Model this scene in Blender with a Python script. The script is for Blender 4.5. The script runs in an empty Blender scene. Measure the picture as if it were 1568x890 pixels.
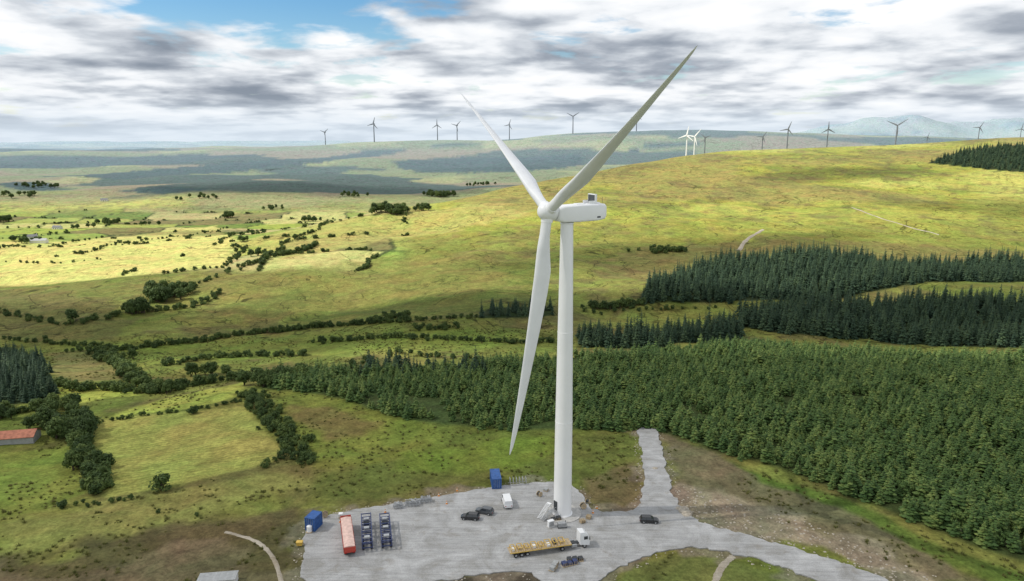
import bpy, bmesh, math, random
import numpy as np
from mathutils import Vector, Matrix
random.seed(7); rng=np.random.default_rng(7)
scn=bpy.context.scene
# ------------------------------------------------------------------ survey camera
CAMZ=90.0; FP=1100.0; PITCH=math.radians(11.96); CX,CY=784.0,445.0
def ray(u,v):
    a=(u-CX); b=(CY-v); c,s=math.cos(PITCH),math.sin(PITCH)
    d=np.array([a, FP*c+b*s, -FP*s+b*c]); return d/np.linalg.norm(d)
def P0(u,v):
    d=ray(u,v); t=CAMZ/-d[2]; return (d[0]*t,d[1]*t)
def S(t): 
    t=np.clip(t,0,1); return t*t*(3-2*t)
def vnoise(x,y,seed=0):
    xi=np.floor(x).astype(np.int64); yi=np.floor(y).astype(np.int64)
    xf=x-xi; yf=y-yi; u=xf*xf*(3-2*xf); w=yf*yf*(3-2*yf)
    def h(a,b):
        n=(a*374761393+b*668265263+seed*974711)&0xffffffff
        n=((n^(n>>13))*1274126177)&0xffffffff
        return ((n^(n>>16))&0xffff)/65535.0
    return (h(xi,yi)*(1-u)+h(xi+1,yi)*u)*(1-w)+(h(xi,yi+1)*(1-u)+h(xi+1,yi+1)*u)*w
def fbm(x,y,o=4,seed=0):
    s=0;a=.5;t=0
    for i in range(o):
        s=s+a*vnoise(x*2**i,y*2**i,seed+i*17); t+=a; a*=.5
    return s/t
def chaikin(p,n=2,closed=True):
    p=[tuple(q) for q in p]
    for _ in range(n):
        o=[]
        m=len(p)
        if not closed: o.append(p[0])
        for i in range(m if closed else m-1):
            a=p[i]; b=p[(i+1)%m]
            o.append((a[0]*.75+b[0]*.25,a[1]*.75+b[1]*.25)); o.append((a[0]*.25+b[0]*.75,a[1]*.25+b[1]*.75))
        if not closed: o.append(p[-1])
        p=o
    return p
def polysd(x,y,poly,closed=True,reach=60):
    """signed distance (+inside); only evaluated near polygon"""
    x=np.asarray(x,float); y=np.asarray(y,float)
    P=np.array(poly); out=np.full(x.shape,-reach*1.0)
    m=(x>P[:,0].min()-reach)&(x<P[:,0].max()+reach)&(y>P[:,1].min()-reach)&(y<P[:,1].max()+reach)
    if not m.any(): return out
    px=x[m];py=y[m]; d=np.full(px.shape,1e18); ins=np.zeros(px.shape,bool)
    n=len(P)
    for i in range(n if closed else n-1):
        ax,ay=P[i]; bx,by=P[(i+1)%n]; ex,ey=bx-ax,by-ay; L=ex*ex+ey*ey+1e-12
        t=np.clip(((px-ax)*ex+(py-ay)*ey)/L,0,1)
        d=np.minimum(d,(px-ax-t*ex)**2+(py-ay-t*ey)**2)
        if closed and ay!=by:
            c=((ay>py)!=(by>py))&(px<(bx-ax)*(py-ay)/(by-ay)+ax); ins^=c
    d=np.sqrt(d); out[m]=np.where(ins,d,-d) if closed else -d
    return out
PAD_PX=[(463,905),(466,850),(470,797),(520,784),(575,777),(640,766),(740,748),(800,741),(838,737),(870,742),(895,757),(908,785),(972,784),(984,766),(986,730),(983,690),(974,654),(1002,652),(1010,672),(1020,715),(1028,750),(1042,778),(1062,796),(1110,811),(1180,829),(1260,853),(1350,884),(1400,905),(1290,905),(1262,892),(1210,870),(1130,848),(1075,839),(1030,839),(1000,847),(960,864),(925,882),(905,905),(835,905),(830,887),(800,874),(720,882),(650,892),(640,905)]
PAD=chaikin([P0(*p) for p in PAD_PX],2)
# ------------------------------------------------------------------ terrain height
_tx=np.linspace(-3000,4000,1401)
def tab(xs,zs,sig):
    z=np.interp(_tx,xs,zs); k=np.arange(-60,61)*5.0; g=np.exp(-k*k/(2*sig*sig)); g/=g.sum()
    return np.convolve(np.pad(z,60,mode='edge'),g,'valid')
ZR=tab([-900,-420,-260,-118,66,250,400,660,784,910,1000,1500,3000],[-34,-30,-12,6,30,52,67,75,79,87,92,94,82],34)
YR=tab([-900,-420,-260,-118,66,250,400,900,3000],[640,640,720,900,1100,1280,1400,1450,1450],60)
FRX=[-4000,-1600,-700,-100,400,800,1300,1900,2600,6000]; FRZ=[20,45,66,92,122,134,122,104,92,60]
def Hbase(x,y):
    x=np.asarray(x,float); y=np.asarray(y,float)
    z=-14*S((y-226)/150)-5*S((-55-x)/90)*S((y-150)/60)
    z=z-6*S((y-600)/700)-26*np.exp(-((y-1300)/520)**2)
    zr=np.interp(x,_tx,ZR); yr=np.interp(x,_tx,YR)
    up=S((y-430)/(yr-430))*.55+.45*np.clip((y-430)/(yr-430),0,1)
    dn=1-S((y-yr)/380)
    z=z+(zr-z)*np.where(y<yr,up,dn)
    far=S((y-900)/900)
    z=z+far*(fbm(x/620,y/520,3,5)-.5)*62*(1-np.exp(-((x-600)/700)**2)*np.exp(-((y-1400)/400)**2))
    zf=np.interp(x+ (fbm(x/900,y/900,2,9)-.5)*300,FRX,FRZ)
    z=z+(zf+22)*np.exp(-((y-4300)/950)**2)
    b=np.clip(fbm(x/1300,y/2500,4,21)-.2,0,1)
    z=z+b*720*np.exp(-((y-9800)/1300)**2)*S((x-2600)/1800)
    z=z+np.clip(fbm(x/2500,y/3000,3,33)-.2,0,1)*170*np.exp(-((y-13000)/1500)**2)
    roll=S((y-250)/140)
    z=z+roll*(fbm(x/105,y/95,3,3)-.5)*17*np.exp(-((y-560)/620)**2)
    return z
def H(x,y):
    x=np.asarray(x,float); y=np.asarray(y,float)
    z=Hbase(x,y)
    sd=-polysd(x,y,PAD,reach=25)
    k=S((sd-1.5)/9.0)
    micro=(fbm(x/11,y/11,3,2)-.45)*1.3+(fbm(x/2.6,y/2.6,2,8)-.5)*.28
    lowk=np.clip(1-(y-200)/1200,0.2,1)
    return z+micro*k*lowk - .12*S((sd-.3)/1.0)
def G(u,v):
    d=ray(u,v); t=np.geomspace(110,26000,2600)
    x=d[0]*t;y=d[1]*t;z=CAMZ+d[2]*t
    g=z-H(x,y); i=np.argmax(g<0)
    if not (g<0).any():
        i=int(np.argmin(np.where(t<3000,g/t,1e9)))
        return (x[i],y[i])
    a=t[max(i-1,0)]; b=t[i]; w=g[max(i-1,0)]/(g[max(i-1,0)]-g[i]+1e-9); tt=a+(b-a)*w
    return (d[0]*tt,d[1]*tt)
def hz(x,y): return float(H(np.array([x]),np.array([y]))[0])
# ------------------------------------------------------------------ materials
def newmat(name):
    m=bpy.data.materials.new(name); m.use_nodes=True; nt=m.node_tree; b=nt.nodes['Principled BSDF']; return m,nt,b
def mat(name,col,rough=.6,metal=0,var=.12,scale=2.0,bump=0.0,dirt=None,spec=.4):
    m,nt,b=newmat(name); N=nt.nodes; L=nt.links
    tc=N.new('ShaderNodeTexCoord'); no=N.new('ShaderNodeTexNoise'); no.inputs['Scale'].default_value=scale; no.inputs['Detail'].default_value=5
    L.new(tc.outputs['Object'],no.inputs['Vector'])
    mx=N.new('ShaderNodeMix'); mx.data_type='RGBA'
    c1=[c*(1-var) for c in col]; c2=[min(1,c*(1+var)) for c in col]
    if dirt: c1=list(dirt)
    mr=N.new('ShaderNodeMapRange'); mr.inputs[1].default_value=.3; mr.inputs[2].default_value=.65
    L.new(no.outputs['Fac'],mr.inputs[0]); L.new(mr.outputs[0],mx.inputs['Factor'])
    mx.inputs['A'].default_value=(*c1,1); mx.inputs['B'].default_value=(*c2,1)
    L.new(mx.outputs['Result'],b.inputs['Base Color']); b.inputs['Roughness'].default_value=rough; b.inputs['Metallic'].default_value=metal
    b.inputs['Specular IOR Level'].default_value=spec
    if bump:
        bp=N.new('ShaderNodeBump'); bp.inputs['Strength'].default_value=bump; bp.inputs['Distance'].default_value=.05
        L.new(no.outputs['Fac'],bp.inputs['Height']); L.new(bp.outputs[0],b.inputs['Normal'])
    return m
M={}
M['white']=mat('turbine_white_paint',(.86,.865,.87),.38,var=.03,scale=.15)
M['farshade']=mat('shaded_turbine_paint',(.17,.185,.21),.5,var=.05,scale=.15)  # shade on the distant white turbines, put into their paint colour
M['blade']=mat('blade_gelcoat',(.78,.79,.80),.42,var=.05,scale=.2)
M['concrete']=mat('concrete',(.42,.41,.39),.9,var=.2,scale=1.5,bump=.4)
M['dark']=mat('dark_metal',(.05,.055,.06),.5,.3)
M['radiator']=mat('radiator_fins',(.09,.10,.11),.5,.4)
M['steel']=mat('galvanised_steel',(.40,.41,.42),.5,.5,var=.2)
M['glass']=mat('vehicle_glass',(.02,.025,.03),.08,spec=.8)
M['tyre']=mat('tyre_rubber',(.025,.025,.025),.85)
M['carblack']=mat('car_paint_black',(.015,.016,.018),.25,spec=.7)
M['cargrey']=mat('car_paint_grey',(.10,.11,.12),.3,.3,spec=.6)
M['carwhite']=mat('car_paint_white',(.75,.76,.77),.3,var=.03)
M['light']=mat('lamp_lens',(.7,.7,.66),.15)
M['redlight']=mat('tail_lens',(.4,.02,.02),.2)
M['red']=mat('red_painted_steel',(.45,.06,.04),.5,var=.2)
M['pink']=mat('faded_red_tarpaulin',(.64,.45,.39),.75,var=.18,scale=1.2)
M['blue']=mat('blue_painted_steel',(.03,.10,.30),.5,var=.25)
M['navy']=mat('dark_blue_steel',(.03,.045,.12),.5,var=.3)
M['wood']=mat('timber_deck',(.42,.33,.21),.8,var=.3,scale=3)
M['yellow']=mat('yellow_painted_steel',(.60,.40,.08),.5,var=.2)
M['orange']=mat('orange_plastic',(.65,.25,.05),.5)
M['slate']=mat('slate_roof',(.13,.135,.145),.8,var=.25)
M['render']=mat('white_render',(.72,.71,.67),.85,var=.1)
M['rust']=mat('rusty_roof_sheet',(.34,.13,.08),.8,var=.3,scale=1)
M['stone']=mat('boulder_stone',(.36,.32,.26),.9,var=.3,scale=3,bump=.6)
M['greysheet']=mat('grey_roof_sheet',(.33,.34,.34),.6,var=.15,scale=1)

def leafmat(name,c1,c2,c3):
    m,nt,b=newmat(name); N=nt.nodes; L=nt.links
    oi=N.new('ShaderNodeObjectInfo'); geo=N.new('ShaderNodeNewGeometry')
    r=N.new('ShaderNodeValToRGB'); e=r.color_ramp.elements
    e[0].position=.08; e[0].color=(*c1,1); e[1].position=.92; e[1].color=(*c3,1); k=e.new(.5); k.color=(*c2,1)
    mm=N.new('ShaderNodeMath'); mm.operation='MULTIPLY'; mm.inputs[1].default_value=.45; L.new(geo.outputs['Random Per Island'],mm.inputs[0])
    ad=N.new('ShaderNodeMath'); ad.operation='MULTIPLY_ADD'; ad.inputs[1].default_value=.55; L.new(oi.outputs['Random'],ad.inputs[0]); L.new(mm.outputs[0],ad.inputs[2])
    L.new(ad.outputs[0],r.inputs[0]); L.new(r.outputs[0],b.inputs['Base Color'])
    b.inputs['Roughness'].default_value=.7; b.inputs['Specular IOR Level'].default_value=.2
    tr=N.new('ShaderNodeBsdfTranslucent'); L.new(r.outputs[0],tr.inputs['Color'])
    mx=N.new('ShaderNodeMixShader'); mx.inputs[0].default_value=.25
    out=[n for n in N if n.type=='OUTPUT_MATERIAL'][0]
    L.new(b.outputs[0],mx.inputs[1]); L.new(tr.outputs[0],mx.inputs[2]); L.new(mx.outputs[0],out.inputs['Surface'])
    return m
M['young']=leafmat('young_spruce_needles',(.05,.10,.032),(.105,.175,.05),(.22,.28,.08))
M['spruce']=leafmat('mature_spruce_needles',(.028,.058,.036),(.05,.09,.05),(.09,.14,.065))
M['hedge']=leafmat('hedge_leaves',(.04,.068,.024),(.075,.12,.035),(.15,.20,.055))
M['rush']=leafmat('rush_blades',(.09,.105,.032),(.15,.155,.045),(.23,.215,.08))
M['bark']=mat('bark',(.09,.07,.05),.9,var=.3)
# ------------------------------------------------------------------ mesh builder
class MB:
    def __init__(s): s.v=[]; s.f=[]; s.m=[]
    def add(s,vs,fs,mi=0):
        o=len(s.v); s.v+= [tuple(p) for p in vs]
        for f in fs: s.f.append(tuple(i+o for i in f)); s.m.append(mi)
    def box(s,c,d,mi=0,rz=0,taper=1.0):
        cx,cy,cz=c; x,y,z=d[0]/2,d[1]/2,d[2]/2; vs=[]
        for sz in (-1,1):
            k=taper if sz>0 else 1
            for sx,sy in ((-1,-1),(1,-1),(1,1),(-1,1)):
                px,py=sx*x*k,sy*y*k
                vs.append((cx+px*math.cos(rz)-py*math.sin(rz),cy+px*math.sin(rz)+py*math.cos(rz),cz+sz*z))
        s.add(vs,[(3,2,1,0),(4,5,6,7),(0,1,5,4),(1,2,6,5),(2,3,7,6),(3,0,4,7)],mi)
    def cyl(s,p0,p1,r0,r1=None,n=12,mi=0,cap=True):
        r1=r0 if r1 is None else r1
        p0=Vector(p0);p1=Vector(p1); a=(p1-p0).normalized(); t=Vector((0,0,1)) if abs(a.z)<.9 else Vector((1,0,0))
        u=a.cross(t).normalized(); w=a.cross(u); vs=[]
        for p,r in ((p0,r0),(p1,r1)):
            for i in range(n):
                q=2*math.pi*i/n; vs.append(p+u*math.cos(q)*r+w*math.sin(q)*r)
        fs=[(i,i+n,(i+1)%n+n,(i+1)%n) for i in range(n)]
        if cap: fs+=[tuple(range(n)),tuple(range(2*n-1,n-1,-1))]
        s.add(vs,fs,mi)
    def loft(s,rings,mi=0,cap=True):
        n=len(rings[0]); vs=[p for r in rings for p in r]; fs=[]
        for k in range(len(rings)-1):
            for i in range(n): fs.append((k*n+i,(k+1)*n+i,(k+1)*n+(i+1)%n,k*n+(i+1)%n))
        if cap: fs+=[tuple(range(n)),tuple(range(len(vs)-1,len(vs)-n-1,-1))]
        s.add(vs,fs,mi)
    def mesh(s,name,mats,smooth=False,fixn=True):
        me=bpy.data.meshes.new(name); me.from_pydata(s.v,[],s.f)
        for m in mats: me.materials.append(M[m] if isinstance(m,str) else m)
        me.polygons.foreach_set('material_index',s.m)
        if fixn:
            bm=bmesh.new(); bm.from_mesh(me); bmesh.ops.recalc_face_normals(bm,faces=bm.faces[:]); bm.to_mesh(me); bm.free()
        me.polygons.foreach_set('use_smooth',[smooth]*len(me.polygons)); me.update(); return me
    def obj(s,name,mats,parent=None,bevel=0,smooth=False):
        o=bpy.data.objects.new(name,s.mesh(name,mats,smooth)); scn.collection.objects.link(o)
        if parent: o.parent=parent
        if bevel:
            b=o.modifiers.new('bevel','BEVEL'); b.width=bevel; b.segments=2; b.limit_method='ANGLE'
        return o
def empty(name,loc,rz=0):
    e=bpy.data.objects.new(name,None); e.location=loc; e.rotation_euler=(0,0,rz); e.empty_display_size=.5
    scn.collection.objects.link(e); return e
def autosm(o,ang=40):
    o.data.polygons.foreach_set('use_smooth',[True]*len(o.data.polygons))
    bm=bmesh.new(); bm.from_mesh(o.data); a=math.radians(ang)
    for e in bm.edges:
        if len(e.link_faces)==2 and e.calc_face_angle(0)>a: e.smooth=False
    bm.to_mesh(o.data); bm.free()
# ------------------------------------------------------------------ zones (surveyed boundaries, world coords)
def Z(px): return [G(*p) for p in px]
F_young=Z([(398,578),(470,572),(560,566),(700,562),(800,556),(880,548),(1000,545),(1130,528),(1300,540),(1450,548),(1620,556),(1700,600),(1700,900),(1600,872),(1500,842),(1420,812),(1350,778),(1250,738),(1100,692),(1010,660),(975,655),(850,658),(720,655),(640,645),(560,622),(470,600),(400,596)])
F_a=Z([(975,465),(1110,464),(1200,460),(1330,447),(1568,432),(1700,430),(1700,402),(1568,400),(1420,405),(1290,394),(1180,396),(1100,402),(1000,432)])
F_b=Z([(1128,500),(1200,512),(1330,520),(1530,532),(1700,540),(1700,475),(1530,462),(1400,460),(1300,468),(1250,470),(1190,474),(1140,482)])
F_c=Z([(884,532),(1000,532),(1128,518),(1122,500),(1000,512),(888,512)])
F_l=Z([(-120,640),(0,622),(84,612),(70,580),(52,548),(0,545),(-120,545)])
F_s=Z([(735,487),(810,486),(850,482),(836,470),(745,474)])
F_r=Z([(1420,250),(1445,240),(1480,230),(1530,224),(1600,222),(1700,222),(1700,275),(1568,264),(1500,258)])
F_m=Z([(520,572),(560,575),(640,574),(745,578),(742,566),(640,562),(560,560)])
FieldA=Z([(145,645),(250,632),(372,622),(400,652),(432,690),(415,708),(300,735),(200,755),(165,762),(150,712)])
# ------------------------------------------------------------------ ground sheet
ys=[-300.0]
while ys[-1]<17000:
    y=ys[-1]
    if y<125: dy=5
    elif y<260: dy=.62
    else: dy=min(130,y*y/105000)
    ys.append(y+dy)
ys=np.array(ys); nc=940; s_=np.linspace(-1,1,nc)
s_=s_*.8+.2*s_**3
X=s_[None,:]*(230+1.08*np.abs(ys))[:,None]; Y=np.repeat(ys[:,None],nc,1)
Zg=H(X.ravel(),Y.ravel()); nr=len(ys); x=X.ravel(); y=Y.ravel(); nv=nr*nc
n1=fbm(x/60,y/60,4,40); n2=fbm(x/14,y/14,3,50); n3=fbm(x/250,y/250,4,60); n4=fbm(x/5,y/5,2,70)
col=np.zeros((nv,3))
def blend(c,m):
    global col
    c=np.array(c); m=np.clip(m,0,1)[:,None]; col=col*(1-m)+c*m
col[:]=(.125,.148,.034)
blend((.185,.195,.05),S((n1-.42)/.2)); blend((.115,.095,.042),S((n2*.5+n1*.5-.53)/.1)*.65)
# hill: sunlit yellow-green grass with brown and olive patches
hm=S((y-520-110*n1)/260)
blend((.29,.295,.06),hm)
blend((.16,.185,.044),hm*S((n1-.50)/.12)*.75); blend((.235,.19,.08),hm*S((n3-.5)/.12)*.6); blend((.40,.395,.11),hm*S((.48-n3)/.1)*.75*S((y-700)/300))  # upper-hill blend paints sunny highlights into the grass colour
blend((.155,.125,.056),hm*S((n2*.6+n1*.4-.57)/.07)*.6)
# far plain moor
fm=S((y-1350+ (n3-.5)*500)/350)*np.where(x<400+0*y,1,S((y-1650)/200))
blend((.155,.18,.075),fm); blend((.21,.165,.105),fm*S((fbm(x/700,y/500,4,81)-.46)/.08)*.85); blend((.27,.28,.11),fm*S((fbm(x/420,y/380,4,83)-.54)/.06)*.75); blend((.03,.055,.042),fm*S((fbm(x/700,y/380,3,82)-.60)/.02)*.95)
# left valley farmland : enclosed fields
ca_,sa_=math.cos(.32),math.sin(.32)
cw=np.array([(px+rng.uniform(-30,30),py+rng.uniform(-30,30)) for px in np.arange(-1700,200,110) for py in np.arange(300,1900,95)])
cc=rng.uniform(0,1,len(cw))
reg=(x<0)&(y>540)&(y<1500)
idx=np.nonzero(reg)[0]; d1=np.full(len(idx),1e9); d2=d1.copy(); cid=np.zeros(len(idx),int)
wx=x[idx]+(n1[idx]-.5)*16; wy=y[idx]+(n1[idx]-.5)*14; rx_=wx*ca_+wy*sa_; ry_=-wx*sa_+wy*ca_
for i,(a,b) in enumerate(cw):
    qa,qb=a*ca_+b*sa_,-a*sa_+b*ca_
    d=np.maximum(np.abs(rx_-qa),np.abs(ry_-qb)*1.1)*.8+.2*np.hypot(rx_-qa,ry_-qb); nw=d<d1; d2=np.where(nw,d1,np.minimum(d2,d)); cid=np.where(nw,i,cid); d1=np.where(nw,d,d1)
pal=np.array([(.27,.31,.08),(.40,.39,.15),(.20,.27,.06),(.12,.18,.04),(.37,.33,.15),(.24,.30,.06),(.16,.145,.06)])
fc=pal[(cc*6.99).astype(int)][cid]; fw=S((-70-x[idx]-.14*(y[idx]-560))/30)*S((y[idx]-560)/30)*S((1480-y[idx])/150)
col[idx]=col[idx]*(1-fw[:,None]*.92)+fc*fw[:,None]*.92
bd=S((6-(d2-d1))/4)*fw*.85; col[idx]=col[idx]*(1-bd[:,None])+np.array((.04,.055,.022))*bd[:,None]
def zone(poly,c,soft=4,amp=4,k=1.0):
    sd=polysd(x,y,poly,reach=80)+(n2-.5)*amp*2
    blend(c,S((sd+soft*.5)/soft)*k)
def zp(px,c,soft=4,amp=4,k=1.0): zone(Z(px),c,soft,amp,k)
# pale sunlit fields on the left
zp([(-90,378),(100,370),(330,346),(372,384),(345,410),(150,428),(-90,442)],(.47,.44,.15),10,8,.95)
zp([(-90,445),(180,432),(330,420),(420,425),(200,470),(-90,500)],(.15,.15,.045),16,14,.7)
zp([(360,372),(480,345),(640,325),(760,310),(820,330),(560,372),(420,400)],(.37,.34,.11),22,20,.7)
# mid valley
zp([(80,520),(260,525),(380,515),(600,500),(700,498),(840,520),(600,540),(390,545),(230,560),(90,572)],(.16,.20,.04),8,10,.7)
zp([(880,500),(960,480),(1110,470),(1128,490),(1000,503)],(.19,.22,.05),6,6,.9)
zp([(-60,440),(-60,520),(190,520),(180,470)],(.11,.10,.04),12,14,.6)
zp([(240,500),(330,440),(520,400),(760,385),(800,450),(560,470)],(.18,.17,.05),20,20,.6)
zp([(900,420),(960,385),(1100,370),(1300,370),(1568,385),(1700,400),(1700,430),(1290,392),(1000,430)],(.165,.14,.052),14,20,.7)
zp([(330,472),(420,448),(520,440),(500,462),(400,485)],(.105,.125,.032),10,12,.7)
zp([(500,480),(620,455),(800,450),(850,470),(700,486)],(.10,.12,.032),10,14,.6)
# near fields
zone(FieldA,(.275,.28,.075),2.2,1.2)
zp([(-60,700),(60,690),(118,682),(128,755),(60,785),(-60,810)],(.175,.22,.045),3,2)
zp([(85,592),(150,586),(215,586),(215,606),(150,612),(98,622)],(.28,.32,.065),3,2)
zp([(165,640),(250,612),(372,586),(376,604),(300,625)],(.29,.315,.068),3,2)
zp([(75,540),(150,535),(195,560),(215,580),(85,588)],(.15,.145,.05),4,4)
zp([(0,800),(160,775),(330,745),(430,728),(490,740),(300,800),(120,840),(0,860)],(.22,.225,.066),5,8,.8)
zp([(425,600),(520,610),(620,640),(700,665),(640,700),(560,715),(490,720),(455,680)],(.16,.185,.038),4,5,.9)
zp([(450,622),(520,625),(600,645),(560,670),(500,672)],(.165,.12,.05),6,8,.75)
zp([(480,722),(640,705),(760,672),(970,665),(976,730),(960,775),(905,750),(840,725),(700,735),(560,762),(470,770)],(.11,.125,.032),4,5,.85)
zp([(600,690),(760,676),(850,668),(850,695),(760,720),(620,715)],(.14,.20,.032),5,6,.8)
zp([(900,735),(978,700),(980,765),(960,780),(915,778)],(.14,.105,.06),3,5,.65)
# right verge
zp([(1020,662),(1110,702),(1250,748),(1350,790),(1480,842),(1620,885),(1620,920),(1480,880),(1350,850),(1200,800),(1080,765),(1035,720)],(.09,.14,.027),4,5,.9)
zp([(1022,668),(1075,688),(1190,738),(1310,796),(1430,846),(1520,905),(1400,905),(1260,845),(1110,806),(1060,790),(1035,755)],(.165,.135,.085),4,9,.85)
zp([(1030,735),(1080,755),(1200,790),(1330,840),(1430,890),(1300,866),(1120,808),(1050,787)],(.29,.245,.18),3,11,.7)
# left brown heather and disturbed earth
zp([(-100,862),(120,838),(310,795),(470,768),(468,905),(-100,950)],(.095,.078,.038),5,8,.92)
zp([(-100,875),(150,862),(310,825),(400,830),(430,905),(-100,930)],(.15,.12,.072),4,10,.65)
zp([(640,905),(655,890),(720,882),(800,874),(832,888),(836,905)],(.08,.07,.05),1.5,2)
zp([(945,905),(975,868),(1040,850),(1130,856),(1210,876),(1290,912)],(.12,.145,.04),2,4)
# forest floors
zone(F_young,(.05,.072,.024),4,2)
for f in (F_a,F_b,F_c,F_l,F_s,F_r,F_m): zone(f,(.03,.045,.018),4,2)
# far dark forest blocks
for px in ([(-60,241),(130,239),(300,237),(420,239),(300,247),(120,257),(-60,259)],[(60,271),(250,258),(420,244),(560,231),(626,228),(500,248),(330,266),(180,275)],[(600,246),(700,240),(890,238),(896,252),(800,264),(640,264)],[(-60,228),(200,227),(260,230),(-60,233)],[(930,236),(1010,216),(1080,220),(990,230)],[(-20,282),(60,278),(110,290),(30,292)],[(180,292),(260,286),(330,290),(250,297)]):
    zp(px,(.018,.042,.04),30,30,.97)
# pad verge
psd=-polysd(x,y,PAD,reach=25)
blend((.19,.165,.12),S((3.2+7*(n4-.5)*2-psd)/2.5)*.75)
wild=S((y-215)/60)
mow=S((polysd(x,y,FieldA)-1)/2)
# aerial haze painted into the ground colour, stronger with distance
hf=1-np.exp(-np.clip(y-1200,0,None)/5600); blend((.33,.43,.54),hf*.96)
me=bpy.data.meshes.new('ground'); me.vertices.add(nv); me.vertices.foreach_set('co',np.stack([x,y,Zg],1).astype(np.float32).ravel())
ii=np.arange(nr-1)[:,None]*nc+np.arange(nc-1)[None,:]; ii=ii.ravel()
q=np.stack([ii,ii+1,ii+nc+1,ii+nc],1).astype(np.int32); nf=len(q)
me.loops.add(nf*4); me.loops.foreach_set('vertex_index',q.ravel()); me.polygons.add(nf); me.polygons.foreach_set('loop_start',np.arange(0,nf*4,4,dtype=np.int32))
me.update(calc_edges=True); me.polygons.foreach_set('use_smooth',np.ones(nf,bool))
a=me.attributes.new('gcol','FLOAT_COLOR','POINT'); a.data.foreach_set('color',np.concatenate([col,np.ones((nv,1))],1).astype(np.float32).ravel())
a=me.attributes.new('wild','FLOAT','POINT'); a.data.foreach_set('value',wild.astype(np.float32))
a=me.attributes.new('mow','FLOAT','POINT'); a.data.foreach_set('value',mow.astype(np.float32))
ground=bpy.data.objects.new('ground_terrain',me); scn.collection.objects.link(ground)
def ground_mat():
    m,nt,b=newmat('moorland_grass'); N=nt.nodes; L=nt.links
    tc=N.new('ShaderNodeTexCoord')
    def noise(sc,det=5,dist=0,rough=.6):
        n=N.new('ShaderNodeTexNoise'); n.inputs['Scale'].default_value=sc; n.inputs['Detail'].default_value=det; n.inputs['Distortion'].default_value=dist; n.inputs['Roughness'].default_value=rough
        L.new(tc.outputs['Object'],n.inputs['Vector']); return n.outputs['Fac']
    def mr(i,a,b_,c,d):
        n=N.new('ShaderNodeMapRange'); n.inputs[1].default_value=a;n.inputs[2].default_value=b_;n.inputs[3].default_value=c;n.inputs[4].default_value=d; L.new(i,n.inputs[0]); return n.outputs[0]
    def mth(op,a,b_):
        n=N.new('ShaderNodeMath'); n.operation=op
        for i,v in enumerate((a,b_)):
            if isinstance(v,(int,float)): n.inputs[i].default_value=v
            else: L.new(v,n.inputs[i])
        return n.outputs[0]
    def attr(nm,o):
        n=N.new('ShaderNodeAttribute'); n.attribute_name=nm; return n.outputs[o]
    fine=noise(1.1,6,.3,.7); mid=noise(.11,5,.6); tuft=noise(.35,4,.2)
    k=mth('MULTIPLY',mr(fine,.3,.7,.62,1.38),mr(mid,.3,.7,.74,1.26))
    k=mth('MULTIPLY',k,mr(tuft,.35,.65,.82,1.18))
    # meandering drains / sheep tracks
    ln=noise(.011,4,1.2,.55); ab=mth('ABSOLUTE',mth('SUBTRACT',ln,.5),0)
    line=mr(ab,.0,.0075,.7,0); ln2=noise(.021,3,.8,.5); ab2=mth('ABSOLUTE',mth('SUBTRACT',ln2,.47),0); line2=mr(ab2,0,.008,.55,0)
    lk=mth('SUBTRACT',1,mth('MULTIPLY',mth('MAXIMUM',line,line2),attr('wild','Fac')))
    k=mth('MULTIPLY',k,lk)
    w=N.new('ShaderNodeTexWave'); w.inputs['Scale'].default_value=.18; w.inputs['Distortion'].default_value=2.5; w.inputs['Detail'].default_value=3
    mp=N.new('ShaderNodeMapping'); mp.inputs['Rotation'].default_value=(0,0,1.25); L.new(tc.outputs['Object'],mp.inputs['Vector']); L.new(mp.outputs[0],w.inputs['Vector'])
    wk=mth('ADD',1,mth('MULTIPLY',mth('SUBTRACT',w.outputs['Fac'],.5),mth('MULTIPLY',attr('mow','Fac'),.22)))
    k=mth('MULTIPLY',k,wk)
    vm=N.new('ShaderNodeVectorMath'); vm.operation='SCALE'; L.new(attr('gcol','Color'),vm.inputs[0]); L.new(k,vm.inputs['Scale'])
    mx=N.new('ShaderNodeMix'); mx.data_type='RGBA'; mx.blend_type='MULTIPLY'; mx.inputs['Factor'].default_value=1
    hue=N.new('ShaderNodeValToRGB'); hue.color_ramp.elements[0].position=.35; hue.color_ramp.elements[0].color=(1.10,.95,.98,1); hue.color_ramp.elements[1].position=.62; hue.color_ramp.elements[1].color=(.92,1.04,.92,1)
    L.new(noise(.045,5,.5),hue.inputs[0]); L.new(vm.outputs[0],mx.inputs['A']); L.new(hue.outputs[0],mx.inputs['B'])
    L.new(mx.outputs['Result'],b.inputs['Base Color']); b.inputs['Roughness'].default_value=.95; b.inputs['Specular IOR Level'].default_value=.1
    bp=N.new('ShaderNodeBump'); bp.inputs['Strength'].default_value=.65; bp.inputs['Distance'].default_value=.5
    L.new(mth('ADD',fine,mth('MULTIPLY',tuft,1.5)),bp.inputs['Height']); L.new(bp.outputs[0],b.inputs['Normal'])
    return m
me.materials.append(ground_mat())
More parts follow.
